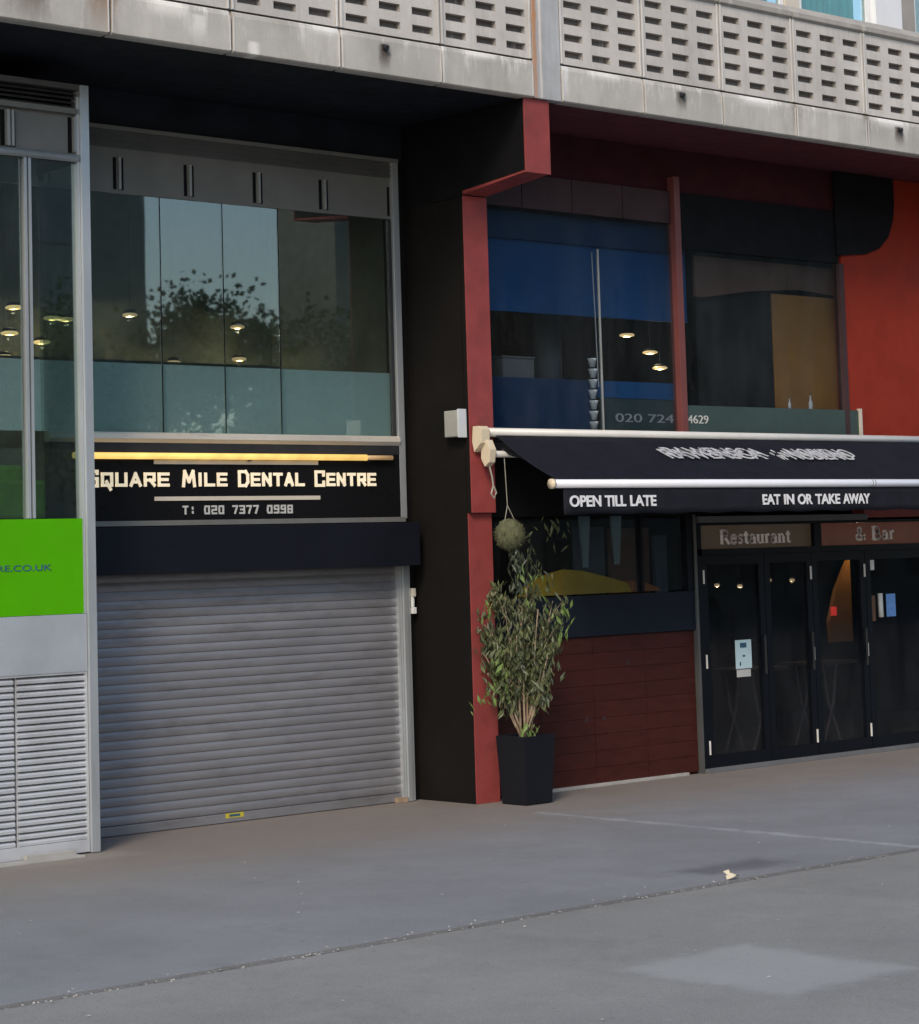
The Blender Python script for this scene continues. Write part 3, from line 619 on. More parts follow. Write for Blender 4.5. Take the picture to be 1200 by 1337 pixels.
for (x, y, z, s_, mt, lab) in ((.66, .5, 3.975, 1.0, 'boxgrey', 'tall grey bottle on the blue counter beside the red pier'), (4.93, .34, 3.746, .55, 'white', 'small pale bottle on the sill in front of the ochre board, left one'), (5.28, .34, 3.746, .75, 'white', 'dark and white bottle on the sill in front of the ochre board, right one')):
    solo('bottle', lathe([(r*s_, h*s_) for r, h in bot], x, y, z), mt, lab, 'bottle', smooth=True)
solo('storage_box', B(.86, 1.28, .46, .68, 3.972, 4.17).box(.85, 1.29, .45, .69, 4.171, 4.19), 'finpanel', 'pale grey box on the blue counter behind the upper window', 'box', bevel=.006)
cs = Thing('cup_stack', 'column of pale stacked cups behind the blue upper window', 'cups', (1.93, .31, 3.47))
cupm = lathe([(.026, 0), (.045, .075), (.048, .085), (.040, .086)], 0, 0, 0, 12).mesh('cup', 'white', 0, True)
for i in range(7): cs.share('cup', cupm, (1.93+random.uniform(-.006, .006), .31, 3.47+i*.105))
solo('pull_cord', MB().tube([(1.965, .30, 5.25), (1.98, .295, 4.6), (1.99, .29, 3.9)], .006, 6), 'dimletter', 'thin white cord hanging in the upper window', 'cord')

def lamp(x, y, z, mt, label, top, s_=1., watt=3.):
    t = Thing('lamp_or_glint', label, 'lamp', (x, y, z), 'small warm lamps inside the shops')
    t.part('shade', lathe([(.08*s_, .0), (.07*s_, .02), (.02*s_, .035)], x, y, z+.02), 'darkmetal', smooth=True)
    t.part('bulb', lathe([(.03*s_, -.02), (.085*s_, -.010), (.09*s_, .006), (.06*s_, .018)], x, y, z), mt, smooth=True)
    t.part('cable', MB().tube([(x, y, z+.09), (x, y, top)], .002, 5), 'darkmetal')
    if watt:                                              # own light of the lamp, also given to the door glints
        pl_ = bpy.data.lights.new('lamp_light', 'POINT'); pl_.energy = watt; pl_.color = (1, .78, .5); pl_.shadow_soft_size = .01
        po = bpy.data.objects.new('lamp_light', pl_); col.objects.link(po); po.parent = t.o; po.location = (0, 0, -.05)

# ------------------------------------------------------------------ restaurant ground floor
rw = Thing('restaurant_front_wall', 'low oxblood tiled wall with navy board and dark window under the awning', 'shopfront', (1.7, .25, 0))
rw.part('backing', B(.29, 3.19, .27, .36, .0, 1.445), 'grout')
tw = (3.19-.30)/4
tm = B(0, tw-.005, 0, .022, 0, .1555).mesh('tile', 'tile', .002)
for i in range(4):
    for j in range(9):
        rw.share('tile', tm, (.30+i*tw, .25+random.uniform(-.0015, .0015), .025+j*.158))
rw.part('navy_board', B(.29, 3.20, .225, .30, 1.450, 1.845), 'navyboard', .004)
rw.part('glass_pane', B(.30, 3.10, .262, .270, 1.86, 2.62), 'glassdark')
rw.part('window_frame', B(3.10, 3.20, .22, .30, 1.846, 2.62), 'doorframe'); rw.part('window_frame', B(2.44, 2.475, .23, .30, 1.86, 2.62), 'doorframe')
rw.part('window_head', B(.29, 3.2, .22, .40, 2.625, 3.2), 'black')
rw.part('corner_strip', B(3.201, 3.235, .205, .29, .0, 2.62), 'ventgrey'); rw.part('plinth', B(.5, 3.0, .20, .249, .0, .03), 'concsill', .004)
mb = MB()
for x, z in ((1.60, .63), (1.84, .63), (2.2, 1.15)): mb.box(x, x+.05, .246, .2495, z, z+.035)
rw.part('scuff_plate', mb, 'maroonpanel')
# things seen in the low window
def band_cloth(x, y, ztop, zbot, w0, w1, mt, label):
    mb = MB(); mb.add([(x-w0, y, ztop), (x+w0, y, ztop), (x+w1, y, zbot), (x-w1, y, zbot), (x-w0, y+.02, ztop), (x+w0, y+.02, ztop), (x+w1, y+.02, zbot), (x-w1, y+.02, zbot)], [(0, 1, 2, 3), (7, 6, 5, 4), (0, 4, 5, 1), (1, 5, 6, 2), (2, 6, 7, 3), (3, 7, 4, 0)])
    solo('hanging_strip', mb, mt, label, 'banner', 'hanging strips in the low window')
M['strip'] = pm('grey_green_cloth', (.30, .37, .36), .8, var=.2)
M['strip2'] = pm('slate_cloth', (.10, .12, .14), .8, var=.2)
band_cloth(1.78, .34, 2.62, 2.12, .075, .03, 'strip', 'left pale tapering strip hanging below the words OPEN TILL LATE')
band_cloth(2.22, .34, 2.62, 2.14, .075, .03, 'strip', 'right pale tapering strip hanging below the words OPEN TILL LATE')
solo('slate_panel', B(1.87, 2.28, .58, .62, 1.7, 2.52), 'strip2', 'slate grey board standing behind the yellow cloth in the low window', 'board')
solo('brown_panel', B(2.30, 2.86, .52, .56, 1.7, 2.5), 'brown', 'brown board behind the orange cloth in the low window', 'board')
solo('grey_panel', B(2.92, 3.10, .50, .54, 1.7, 2.42), 'strip2', 'narrow grey board at the right end of the low window', 'board')
mb = MB(); mb.open = False
pr_ = [(1.05, 1.86), (1.15, 1.98), (1.3, 2.075), (1.5, 2.11), (1.75, 2.09), (2.1, 2.02), (2.4, 1.95), (2.45, 1.86)]
nn_ = len(pr_); mb.add([(x, .38, z) for x, z in pr_]+[(x, .56, 1.86+(z-1.86)*.8) for x, z in pr_], [tuple(range(nn_)), tuple(range(nn_, 2*nn_))[::-1]]+[(i, i+nn_, (i+1) % nn_+nn_, (i+1) % nn_) for i in range(nn_)])
solo('table_cloth', mb, 'yellow', 'mustard yellow draped cloth on the ledge of the low window', 'cloth', smooth=False)
mb = MB(); pr_ = [(2.46, 1.86), (2.46, 1.97), (2.62, 1.95), (2.8, 1.90), (2.86, 1.86)]; nn_ = len(pr_)
mb.add([(x, .37, z) for x, z in pr_]+[(x, .5, z) for x, z in pr_], [tuple(range(nn_)), tuple(range(nn_, 2*nn_))[::-1]]+[(i, i+nn_, (i+1) % nn_+nn_, (i+1) % nn_) for i in range(nn_)])
solo('table_cloth', mb, 'orangecloth', 'orange draped cloth at the right end of the yellow one in the low window', 'cloth')

# entrance doors
en = Thing('restaurant_entrance', 'black framed glazed restaurant doors with lettered transom', 'doors', (5.3, .25, 0))
en.part('threshold', B(3.24, 8.3, .16, .36, 0, .045), 'sill', .004)
en.part('head_bar', B(3.24, 5.96, .17, .30, 2.535, 2.60), 'ventgrey', .004)
en.part('frame_head', B(3.24, 8.3, .20, .32, 2.505, 2.534), 'doorframe')
en.part('frame_head', B(3.24, 8.3, .20, .32, 2.20, 2.262), 'doorframe')
en.part('frame_post', B(3.236, 3.30, .20, .32, .046, 2.504), 'doorframe'); en.part('frame_post', B(5.085, 5.20, .20, .32, 2.263, 2.504), 'doorframe')
en.part('frame_post', B(8.22, 8.3, .20, .32, .046, 2.504), 'doorframe'); en.part('frame_post', B(7.08, 7.16, .20, .32, 2.263, 2.504), 'doorframe')
en.part('side_wall', B(8.3, 10.88, .25, .38, 0, 2.56), 'maroonpanel')
t1 = en.part('transom_pane', B(3.301, 5.084, .25, .258, 2.263, 2.504), 'transom'); t2 = en.part('transom_pane', B(5.201, 7.079, .25, .258, 2.263, 2.504), 'transomred')
def arc(cx, cz, rx, rz, a0, a1, n=10): return [(cx+rx*math.cos(R(a0+(a1-a0)*i/n)), cz+rz*math.sin(R(a0+(a1-a0)*i/n))) for i in range(n+1)]
TK, TN = .19, .10       # thick and thin strokes of the serif alphabet, cap height 1
SER = {'R': (.72, [('s', .14, 0, 1), ('c', arc(.30, .75, .26, .22, 90, -90), .10), ('c', [(.14, .97), (.30, .97)], TN), ('c', [(.14, .52), (.30, .52)], TN), ('c', [(.34, .52), (.66, .02)], .13), ('f', .14, 0), ('f', .14, 1), ('f', .64, 0)]),
  'e': (.50, [('c', arc(.26, .33, .20, .31, 20, 325), .10), ('c', [(.08, .38), (.45, .38)], TN)]),
  's': (.42, [('c', [(.36, .55), (.28, .63), (.14, .60), (.10, .47), (.20, .36), (.33, .25), (.33, .10), (.2, .02), (.07, .10)], .09)]),
  't': (.36, [('s', .16, .05, .86), ('c', [(.02, .63), (.32, .63)], TN), ('c', [(.16, .08), (.24, .02), (.34, .06)], .08)]),
  'a': (.50, [('c', [(.10, .53), (.20, .64), (.34, .60), (.37, .45)], .09), ('s', .38, .02, .48), ('c', arc(.22, .18, .14, .16, 60, 300), .09), ('c', [(.28, .34), (.38, .40)], TN), ('f', .42, 0)]),
  'u': (.56, [('s', .12, .15, .63), ('c', [(.12, .15), (.20, .02), (.32, .03), (.42, .14)], .08), ('s', .43, 0, .63), ('f', .10, .63), ('f', .42, .63), ('f', .47, 0)]),
  'r': (.42, [('s', .14, 0, .63), ('c', [(.14, .48), (.24, .62), (.36, .60)], .09), ('f', .14, 0), ('f', .11, .63)]),
  'n': (.58, [('s', .13, 0, .63), ('c', [(.13, .48), (.24, .62), (.38, .60), (.43, .45)], .08), ('s', .43, 0, .48), ('f', .13, 0), ('f', .10, .63), ('f', .44, 0)]),
  '&': (.80, [('c', [(.70, .42), (.55, .12), (.34, .0), (.14, .08), (.10, .26), (.22, .44), (.44, .62), (.46, .82), (.34, .95), (.22, .86), (.22, .70), (.42, .34), (.72, .02)], .09)]),
  'B': (.68, [('s', .14, 0, 1), ('c', arc(.32, .76, .20, .21, 90, -90), .10), ('c', arc(.34, .27, .24, .25, 90, -90), .11), ('c', [(.14, .97), (.32, .97)], TN), ('c', [(.14, .54), (.34, .54)], TN), ('c', [(.14, .02), (.34, .02)], TN), ('f', .12, 0), ('f', .12, 1)]), ' ': (.30, [])}
def serif(ch, kx, h):
    mb = MB(); ky = h
    def seg(a, b, t):
        a = Vector((a[0]*kx, 0, a[1]*ky)); b = Vector((b[0]*kx, 0, b[1]*ky)); u = (b-a).normalized(); n_ = Vector((-u.z, 0, u.x))*t*.62*kx; a = a-u*t*.15*kx; b = b+u*t*.15*kx
        mb.add([tuple(v) for v in (a+n_, b+n_, b-n_, a-n_)], [(0, 1, 2, 3)])
    for p in SER[ch][1]:
        if p[0] == 's': mb.add([((p[1]-TK/2)*kx, -.001, p[2]*ky), ((p[1]+TK/2)*kx, -.001, p[2]*ky), ((p[1]+TK/2)*kx, -.001, p[3]*ky), ((p[1]-TK/2)*kx, -.001, p[3]*ky)], [(0, 1, 2, 3)])
        elif p[0] == 'f': mb.add([((p[1]-.14)*kx, -.002, p[2]*ky-.003), ((p[1]+.14)*kx, -.002, p[2]*ky-.003), ((p[1]+.14)*kx, -.002, p[2]*ky+.003), ((p[1]-.14)*kx, -.002, p[2]*ky+.003)], [(0, 1, 2, 3)])
        else:
            for a, b_ in zip(p[1], p[1][1:]): seg(a, b_, p[2])
    mb.open = True; return mb
for tx, xa, xb, yy, zz, hh, pane in (('Restaurant', 3.63, 4.755, .247, 2.312, .142, t1), ('& Bar', 5.82, 6.53, .247, 2.316, .142, t2)):
    tot = sum(SER[c][0]+.03 for c in tx); kx = (xb-xa)/tot; x = xa
    for c in tx:
        if c != ' ':
            o = obj('letter', serif(c, kx, hh), 'sertext', en.o); o.location = Vector((x, yy, zz))-en.loc
        x += (SER[c][0]+.03)*kx
def door(x0, x1, hinge_x, rail=True):
    d = en.part('door', B(x0, x0+.085, .215, .265, .048, 2.197).box(x1-.085, x1, .215, .265, .048, 2.197).box(x0+.085, x1-.085, .215, .265, .048, .17).box(x0+.085, x1-.085, .215, .265, 2.10, 2.197), 'doorframe')
    obj('pane', B(x0+.086, x1-.086, .238, .246, .171, 2.099), 'doorglass', d)
    obj('handle', MB().tube([(x1-.05, .19, .95), (x1-.05, .19, 1.35)], .012, 8).box(x1-.056, x1-.044, .19, .214, .98, 1.0).box(x1-.056, x1-.044, .19, .214, 1.3, 1.32), 'darkmetal', d)
    for z in (.25, 1.12, 1.98): obj('hinge', MB().tube([(hinge_x, .205, z-.07), (hinge_x, .205, z+.07)], .011, 8), 'bar', d)
door(3.302, 4.262, 3.32); door(4.270, 5.03, 5.005); door(5.038, 5.93, 5.91); door(5.94, 7.05, 7.03); door(7.06, 8.2, 8.18)
solo('notice', B(3.79, 4.03, .228, .2365, 1.02, 1.315), 'paper', 'pale paper notice on the leftmost restaurant door', 'notice')
nts = Thing('notice_print', 'dark printed lines on the pale notice', 'print', (0, 0, 0)) if False else None
tn = [o for o in col.objects if o.name == 'notice'][0]
for (a, b_, c, d_) in ((-.055, .045, .215, .265), (-.07, -.05, .03, .07), (-.02, .02, .12, .14)): obj('print', B(a, b_, -.0062, -.0045, c, d_), 'ink', tn)
mb = B(3.80, 4.01, .230, .2365, .935, 1.01); solo('notice', mb, 'dimletter', 'torn grey sticker below the pale notice on the leftmost door', 'notice')
solo('notice', B(6.30, 6.455, .228, .2365, 1.46, 1.71), 'bluepaper', 'blue notice on the fourth restaurant door', 'notice')
solo('notice', MB().tube([(6.20, .232, 1.46), (6.195, .232, 1.72)], .028, 8), 'white', 'white oblong sticker left of the blue notice on the fourth door', 'notice', smooth=True)
solo('notice', B(6.04, 6.11, .228, .2365, 1.98, 2.09), 'white', 'small white sticker at the top of the fourth restaurant door', 'notice')
solo('notice', B(5.96+.06, 6.10, .2285, .2365, 1.42, 1.70), 'brown', 'brown flyer left of the white sticker on the fourth door', 'notice')
# interior furniture
def xtable(x, y, label, wd=.75):
    t = Thing('bar_table', label, 'table', (x, y, .03), 'cross legged tables inside the restaurant')
    t.part('table_top', B(x-wd/2, x+wd/2, y-.3, y+.3, .93, .965), 'woodtop', .004)
    for s_ in (-1, 1):
        for yy in (-.2, .2): t.part('leg', MB().tube([(x+s_*.16, y+yy, .03), (x-s_*.03, y+yy+s_*.01, .50), (x-s_*.12, y+yy, .93)], .016, 6), 'tablewood')
xtable(4.9, 1.1, 'dark cross legged table behind the second restaurant door'); xtable(6.2, 1.2, 'dark cross legged table behind the third restaurant door'); xtable(3.9, 2.0, 'dark cross legged table deeper inside the left door')
mb = MB(); o_ = [(6.68, 1.15), (7.07, 1.15), (7.07, 2.12), (6.97, 2.0), (6.80, 1.75), (6.66, 1.4)]; q_ = len(o_)
mb.add([(x, 1.35, z) for x, z in o_]+[(x, 1.40, z) for x, z in o_], [tuple(range(q_)), tuple(range(q_, 2*q_))[::-1]]+[(i, (i+1) % q_, (i+1) % q_+q_, i+q_) for i in range(q_)])
solo('ochre_screen', mb, 'ochre', 'ochre lit screen inside behind the third restaurant door', 'screen')
solo('indicator_light', B(6.588, 6.658, 1.24, 1.27, 1.461, 1.561), 'redthing', 'small red light beside the ochre screen inside', 'light')
solo('bar_counter', B(3.4, 8.0, 3.6, 4.2, .03, 1.05).box(3.3, 8.1, 3.5, 4.3, 1.05, 1.10), 'woodtop', 'long dark bar counter at the back of the restaurant', 'counter')
for (x, y, z), lab in zip(((5.04, 1.6, 1.86), (5.42, 1.6, 1.84), (5.92, 1.6, 1.89), (6.32, 1.6, 1.88)), ('tiny glow added as a pale glint inside the leftmost restaurant door, left one', 'tiny glow added as a pale glint inside the leftmost restaurant door, right one', 'tiny glow added as a pale glint inside the second restaurant door, left one', 'tiny glow added as a pale glint inside the second restaurant door, right one')):
    lamp(x, y, z, 'lampdim', lab, 3.17, .35, .8)  # small glows added to imitate glints in the doors, no lamps there
t = Thing('bar_lamp', 'warm shaded lamp over the ochre screen inside the third restaurant door', 'lamp', (6.98, 1.15, 2.35))
t.part('shade', lathe([(.14, 0), (.05, .16)], 6.98, 1.15, 2.35, 14), 'darkmetal'); t.part('bulb', lathe([(.02, -.05), (.045, -.01), (.03, .03)], 6.98, 1.15, 2.35), 'lampglow'); t.part('cable', MB().tube([(6.98, 1.15, 2.51), (6.98, 1.15, 3.17)], .004, 5), 'darkmetal')
pl_ = bpy.data.lights.new('lamp_light', 'POINT'); pl_.energy = 3.5; pl_.color = (1, .68, .35); pl_.shadow_soft_size = .03
po = bpy.data.objects.new('lamp_light', pl_); col.objects.link(po); po.parent = t.o; po.location = (0, 0, -.10)

# ------------------------------------------------------------------ awning
aw = Thing('awning', 'open black canvas restaurant awning with silver front rail and lettered valance', 'awning', (4.5, 0, 2.6))
XA, XE = .14, 9.2
aw.part('roller_case', MB().tube([(XA+.02, -.06, 3.405), (XE, -.06, 3.405)], .043, 14), 'bar', smooth=True)
aw.part('wall_plate', B(.32, XE, -.05, .20, 3.33, 3.36), 'darkmetal')
br = aw.part('end_bracket', MB().prismx([(-.13, 3.30), (-.14, 3.43), (-.10, 3.46), (-.02, 3.46), (-.005, 3.32), (-.03, 3.22)], .02, .13), 'bracket', .006)
aw.part('end_bracket', MB().prismx([(-.17, 3.12), (-.19, 3.24), (-.14, 3.33), (-.07, 3.29), (-.06, 3.16), (-.11, 3.08)], .075, .155), 'bracket', .006)
aw.part('torsion_bar', MB().tube([(.15, -.12, 3.20), (.75, -.10, 3.20)], .032, 10), 'bar', smooth=True)
aw.part('crank_cord', MB().tube([(.10, -.15, 3.08), (.12, -.16, 2.98), (.13, -.16, 2.90), (.10, -.16, 2.83), (.13, -.165, 2.79), (.165, -.16, 2.84), (.135, -.16, 2.90)], .009, 6), 'cord')
# folding arms
for xa in (.30, 4.4, 8.6): aw.part('arm', MB().tube([(xa, -.10, 3.24), (xa+.45, -.5, 3.02), (xa+.1, -.90, 2.88)], .022, 8), 'darkmetal', smooth=True)
# canopy cloth with slight sag
mb = MB(); mb.open = True; nx, ny = 140, 10
for j in range(ny+1):
    for i in range(nx+1):
        u, v = i/nx, j/ny
        x = XA+.10+(XE-.1-XA)*u; y = -.09+(-.93+.09)*v; z = 3.372+(2.905-3.372)*v-.022*math.sin(math.pi*v)*(1+.5*math.sin(u*31)+.3*math.sin(u*73+2*v))-.006*v*math.sin(u*120+5*v)
        mb.v.append((x, y, z))
mb.f = [(j*(nx+1)+i, j*(nx+1)+i+1, (j+1)*(nx+1)+i+1, (j+1)*(nx+1)+i) for j in range(ny) for i in range(nx)]; mb.mi = [0]*len(mb.f)
ca = aw.part('canopy', mb, 'canvas', smooth=True)
md = ca.modifiers.new('thick', 'SOLIDIFY'); md.thickness = .004
aw.part('front_rail', MB().tube([(.125, -.955, 2.888), (XE, -.955, 2.888)], .040, 14), 'frontbar', smooth=True)
aw.part('rail_cap', MB().tube([(.105, -.955, 2.888), (.135, -.955, 2.888)], .046, 14), 'bracket', smooth=True)
for x in (4.63, 4.67): aw.part('rail_join', MB().tube([(x-.006, -.955, 2.888), (x+.006, -.955, 2.888)], .0415, 14), 'alufin')
mb = MB(); mb.open = True; nx, ny = 90, 4
for j in range(ny+1):
    for i in range(nx+1):
        u, v = i/nx, j/ny; x = .255+(XE-.255)*u
        mb.v.append((x, -.955+.006*math.sin(u*61)*v, 2.855-(2.855-2.612)*v-.006*math.sin(u*90)*v))
mb.f = [(j*(nx+1)+i, j*(nx+1)+i+1, (j+1)*(nx+1)+i+1, (j+1)*(nx+1)+i) for j in range(ny) for i in range(nx)]; mb.mi = [0]*len(mb.f)
va = aw.part('valance', mb, 'valance', smooth=True); md = va.modifiers.new('thick', 'SOLIDIFY'); md.thickness = .003
for tx, xa, xb in [('OPEN', 0.322, 0.72), ('TILL', 0.77, 1.043), ('LATE', 1.099, 1.445), ('EAT', 2.94, 3.201), ('IN', 3.258, 3.408), ('OR', 3.466, 3.688), ('TAKE', 3.735, 4.116), ('AWAY', 4.165, 4.593)]: text(aw, 'lettering', tx, xa, xb, -.968, 2.683, .096, 'lettering', offset=.004)
tl = math.atan2(-.467, .84)     # canopy pitch
sl_ = math.atan2(.84, .467)     # lean from the vertical
def ctext(tx, xa, xb, z, h, dx=0, shear=-.25):
    y = -.09-(3.372-z)/.467*.84-.010
    return text(aw, 'lettering', tx, xa+dx, xb+dx, y, z, h, 'smudge', tilt=-sl_, offset=.002, shear=shear)
for k, (dx, dz) in enumerate(((0, 0), (.075, .03))):
    ctext('RAWENSCA', 2.14, 3.60, 3.155+dz, .20-.02*k, dx)
    ctext("'n", 3.76, 3.90, 3.15+dz, .15, dx)
    ctext('NOBIENO', 3.98, 5.00, 3.155+dz, .20-.02*k, dx)

# ------------------------------------------------------------------ planter and shrub
px, py = .15, -.45; s0, s1, hp = .325, .385, .62
pt = Thing('planter', 'tall square charcoal plant pot at the foot of the red pier', 'planter', (px+s0/2, py+s0/2, 0))
mb = MB(); cx_, cy_ = px+s0/2, py+s0/2
def ringsq(h_, s_): return [(cx_-s_/2, cy_-s_/2, h_), (cx_+s_/2, cy_-s_/2, h_), (cx_+s_/2, cy_+s_/2, h_), (cx_-s_/2, cy_+s_/2, h_)]
mb.add(ringsq(.004, s0)+ringsq(hp, s1)+ringsq(hp, s1-.04)+ringsq(hp-.05, s1-.045), [(3, 2, 1, 0)]+[(i+4*k, (i+1) % 4+4*k, (i+1) % 4+4*k+4, i+4*k+4) for k in range(3) for i in range(4)]+[(12, 13, 14, 15)])
pt.part('pot', mb, 'pot', .006)
pt.part('soil', B(cx_-.165, cx_+.165, cy_-.165, cy_+.165, hp-.05, hp-.03), 'soil')
shb = Thing('potted_shrub', 'leggy dark green shrub with pale bare stems growing in the charcoal pot', 'shrub', (cx_, cy_, hp-.03))
cr = Vector((.745, -.666, 0))            # spread direction of the fan along the pavement diagonal
dp = Vector((.666, .745, 0))
random.seed(21); tips = []
stems = [(-.33, .05, 1.15), (-.25, -.1, .55), (-.12, .1, 1.30), (-.02, -.12, .95), (.05, .14, 1.38), (.12, -.04, 1.18), (.22, .12, 1.0), (.30, -.08, .75), (.40, .06, 1.25), (-.40, .0, .78), (.0, .0, 1.2), (.34, .1, .95)]
for (sx, sy, h_) in stems:
    base = Vector((cx_+random.uniform(-.04, .04), cy_+random.uniform(-.04, .04), hp-.04)); P = []
    for i in range(7):
        t = i/6; k = t**.75
        P.append(base+cr*(sx*.84*k+random.uniform(-.012, .012)*t)+dp*(sy*k)+Vector((0, 0, h_*t)))
    shb.part('stem', MB().tube(P, [.011*(1-.75*i/6)+.002 for i in range(7)], 6), 'stem', smooth=True); tips += [(P, h_)]
    for q in range(3):
        i = random.randint(2, 5); a = P[i]; d = cr*random.uniform(-.16, .16)+dp*random.uniform(-.12, .12)+Vector((0, 0, random.uniform(.10, .28)))
        pp = [a, a+d*.5+Vector((0, 0, .02)), a+d]; shb.part('twig', MB().tube(pp, [.004, .003, .0015], 5), 'stem'); tips += [(pp, .3)]
def leaves(mb, P, n, sp=.07, t0=.35):
    for _ in range(n):
        t = random.uniform(t0, 1)*(len(P)-1); i = min(int(t), len(P)-2); c = P[i].lerp(P[i+1], t-i)+Vector([random.gauss(0, sp) for _ in range(3)])
        L = random.uniform(.05, .125); wd = L*random.uniform(.24, .36); a = random.uniform(0, 6.28)
        d = Vector((math.cos(a)*random.uniform(.1, .8), math.sin(a)*random.uniform(.1, .8), random.choice((-1, -1, 1))*random.uniform(.5, 1))).normalized(); s = d.cross(Vector((random.uniform(-1, 1), random.uniform(-1, 1), .2))).normalized(); up = s.cross(d)
        mb.add([c, c+d*L*.45+s*wd*.5+up*.006, c+d*L, c+d*L*.45-s*wd*.5+up*.006, c+d*L*.45-up*.004], [(0, 1, 4), (1, 2, 4), (2, 3, 4), (3, 0, 4)])
mb = MB(); mb.open = True
for P, h_ in tips[::4]: leaves(mb, P, 52, .055, .40)
for k in range(4):
    for P, h_ in tips[k::4]: leaves(mb, P, 17, .045, .38) if k else None
for k in range(30):                                        # uneven clumps
    P, h_ = random.choice(tips); c = P[-1]*.6+P[len(P)//2]*.4; leaves(mb, [c, c+Vector((0, 0, .06))], random.randint(14, 34), random.uniform(.025, .05), 0)
shb.part('foliage', mb, 'leaf', kind='stuff')
mb = MB(); mb.open = True
c0 = Vector((cx_, cy_, 0))
for (a, z, n, sp) in ((-.21, 1.25, 26, .035), (-.20, 1.05, 18, .03), (.0+.04, .66, 26, .035), (.36, 1.6, 14, .05), (-.36, .95, 14, .05), (-.31, 1.75, 10, .03), (.42, 1.72, 10, .03), (.05, 2.0, 14, .08)):
    leaves(mb, [c0+cr*a+dp*(-.1)+Vector((0, 0, z-.06)), c0+cr*a+dp*(-.1)+Vector((0, 0, z+.08))], n, sp, 0)
shb.part('new_growth', mb, 'leafbright', kind='stuff')
# hanging moss ball
hb = Thing('hanging_plant_ball', 'mossy olive plant ball hanging on strings from the awning corner', 'hanging plant', (.18, -.30, 2.45))
bc = Vector((.19, -.30, 2.45)); mb = MB(); vs = []; nr, ns = 10, 16
for i in range(nr+1):
    th = math.pi*i/nr
    for k in range(ns):
        r = .138*(1+random.uniform(-.05, .05)); a = 2*math.pi*k/ns; vs.append(bc+Vector((r*math.sin(th)*math.cos(a), r*math.sin(th)*math.sin(a), r*1.05*math.cos(th))))
mb.add(vs, [(i*ns+k, i*ns+(k+1) % ns, (i+1)*ns+(k+1) % ns, (i+1)*ns+k) for i in range(nr) for k in range(ns)])
hb.part('ball', mb, 'moss', smooth=True)
mb = MB(); mb.open = True
for _ in range(700):
    d = Vector([random.gauss(0, 1) for _ in range(3)]).normalized(); p = bc+d*.135; q = (d+Vector((0, 0, -.7))*random.random()+Vector([random.gauss(0, .4) for _ in range(3)])).normalized()*random.uniform(.015, .035); s = q.cross(d).normalized()*.004
    mb.add([p-s, p+s, p+q], [(0, 1, 2)])
hb.part('moss_tufts', mb, 'moss', kind='stuff')
hb.part('string', MB().tube([bc+Vector((-.06, 0, .12)), (.17, -.3, 2.72), (.15, -.3, 3.15)], .004, 5), 'cord'); hb.part('string', MB().tube([bc+Vector((.07, 0, .12)), (.17, -.3, 2.72)], .004, 5), 'cord')
mb = MB(); mb.open = True
for k, (dx, L) in enumerate(((.03, .30), (.08, .42), (.14, .34), (.19, .26))):
    leaves(mb, [bc+cr*dx*.3+Vector((0, 0, -.10)), bc+cr*dx*.8+Vector((0, 0, -.12-L*.4)), bc+cr*dx+Vector((0, 0, -.12-L))], 22, .03, 0)
hb.part('trailing_leaves', mb, 'leafdull', kind='stuff')
mb = MB(); mb.open = True
random.seed(5)
vine = Thing('trailing_vine', 'sparse yellow green leafy sprays behind the pot in front of the low window', 'plant', (.8, .05, 2.0))
for (x, z) in ((.62, 2.42), (.85, 2.50), (1.05, 2.45), (.60, 2.20), (.72, 2.10), (.9, 2.05), (.5, 2.0)):
    pp = [Vector((x, -.05, z-.1)), Vector((x+.05, -.05, z+.06))]; leaves(mb, pp, 9, .04, 0)
vine.part('leaf_spray', mb, 'leaf', kind='stuff')
vine.part('stem', MB().tube([(.38, -.2, .62), (.45, -.1, 1.4), (.62, -.05, 2.0), (.64, -.05, 2.3)], .003, 5), 'bark')

# ------------------------------------------------------------------ lamps inside
for (x, y, z), lab in zip(((3.85, 3, 4.79), (5.18, 3, 4.8), (5.56, 3, 4.61), (5.72, 3, 4.43)), ('leftmost warm lamp behind the deep blue upper window, alone left of the white cord', 'highest of the three warm lamps right of the white cord in the blue window', 'middle one of the three warm lamps right of the white cord in the blue window', 'lowest of the three warm lamps, beside the red brown mullion of the blue window')):
    lamp(x, y, z, 'lampglow', lab, 6.4)
for (x, y, z), lab in zip(((-1.99, 2.6, 4.66), (-.73, 2.6, 4.6), (-.72, 2.6, 4.28), (-1.5, 2.6, 4.22), (-.43, 2.6, 4.18)), ('dim lamp highest and furthest left behind the dental window', 'dim lamp in the upper middle of the dental window', 'dim lamp straight under the upper middle one in the dental window', 'dim low lamp at the left just over the frosted screen', 'dim low lamp furthest right just over the frosted screen')):
    lamp(x, y, z, 'lampdim', lab, 6.1, .8, 1.3)
for (x, y, z), lab in zip(((-3.25, 2.6, 4.67), (-2.85, 2.6, 4.59), (-3.3, 2.6, 4.43), (-2.7, 2.6, 4.585), (-3.36, 2.6, 4.21), (-2.96, 2.6, 4.36)), ('highest warm lamp at the left edge of the glazed bay', 'left one of the close pair of lamps behind the right pane of the bay', 'second highest warm lamp at the left edge of the glazed bay', 'right one of the close pair of lamps behind the right pane of the bay', 'lowest warm lamp at the left edge of the glazed bay', 'warm lamp right behind the mullion of the glazed bay')):
    lamp(x, y, z, 'lampglow', lab, 6.1, .9, .8)
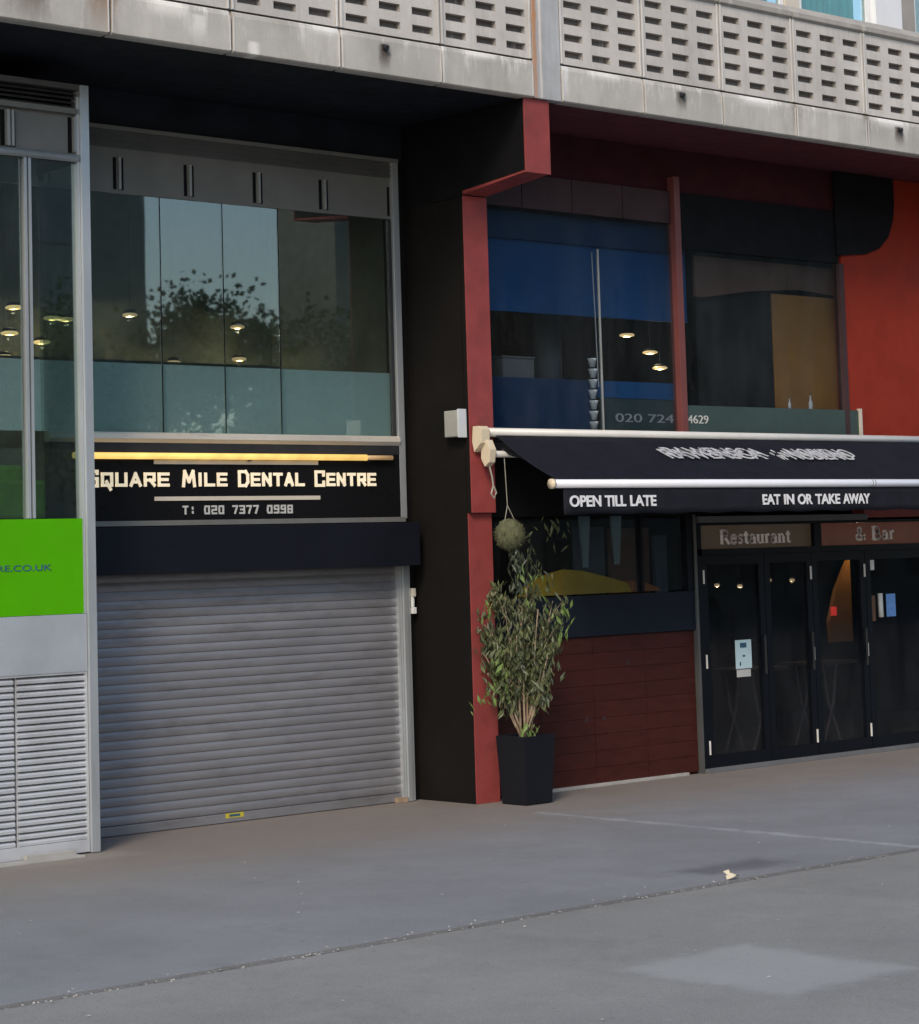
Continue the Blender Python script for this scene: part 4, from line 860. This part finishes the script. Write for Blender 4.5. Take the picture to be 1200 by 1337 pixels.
solo('mirrored_green', B(-6.2, -4.30, .35, .7, 2.67, 2.98).box(-6.2, -4.30, .7, .78, 2.67, 3.12), 'mirrorgreen', 'green bench added to imitate greenery mirrored in the glass above the lime green panel', 'reflection', bevel=.03)  # added block imitating a green patch mirrored in the bay glass

# ------------------------------------------------------------------ across the street (seen in the glass)
def block(name, label, x0, x1, y0, y1, h):
    t = Thing(name, label, 'building', ((x0+x1)/2, y0, 0)); t.part('wall', B(x0, x1, y0, y1, -.3, h), 'brick')
    wm = B(0, 1.6, 0, .06, 0, 1.5).mesh('window', 'farwin'); k = int((x1-x0-1)/3)
    for i in range(k):
        for j in range(int(h/3.2)): t.share('window', wm, (x0+1+i*3, y1+.001, 1.2+j*3.2))
    t.part('parapet', B(x0-.2, x1+.2, y0-.2, y1+.2, h+.002, h+.4), 'coping')
block('opposite_office', 'grey brick office across the street, left of the tree gap', -14, 21.6, -52, -36, 15.5)
block('opposite_office', 'grey brick office across the street, right of the tree gap', 28.4, 62, -39, -36, 17)
random.seed(3)
def tree(x, y, h, r, label):
    t = Thing('street_tree', label, 'tree', (x, y, 0)); t.part('trunk', MB().tube([(x, y, -.1), (x+.1, y, h*.45), (x, y+.1, h*.8)], [.22, .16, .05], 8), 'bark')
    cl = [Vector((x+random.gauss(0, r*.45), y+random.gauss(0, r*.45), h*.68+random.gauss(0, r*.4))) for _ in range(16)]
    mb = MB(); mb.open = True
    for _ in range(9000):
        c = random.choice(cl)+Vector([random.gauss(0, r*.26) for _ in range(3)]); s = random.uniform(.05, .11)
        u = Vector([random.gauss(0, 1) for _ in range(3)]).normalized()*s; v = u.cross(Vector([random.gauss(0, 1) for _ in range(3)])).normalized()*s
        mb.quad(c-u, c+v, c+u, c-v)
    t.part('crown', mb, 'treeleaf', kind='stuff')
tree(22.9, -35, 12.0, 2.1, 'leafy street tree across the road in front of the left office')
tree(26.2, -35, 9.4, 2.0, 'smaller leafy street tree across the road in the gap between offices')
tree(16.5, -33, 9.0, 2.2, 'round street tree across the road before the left office'); tree(31, -33, 9, 2.4, 'round street tree across the road before the right office')
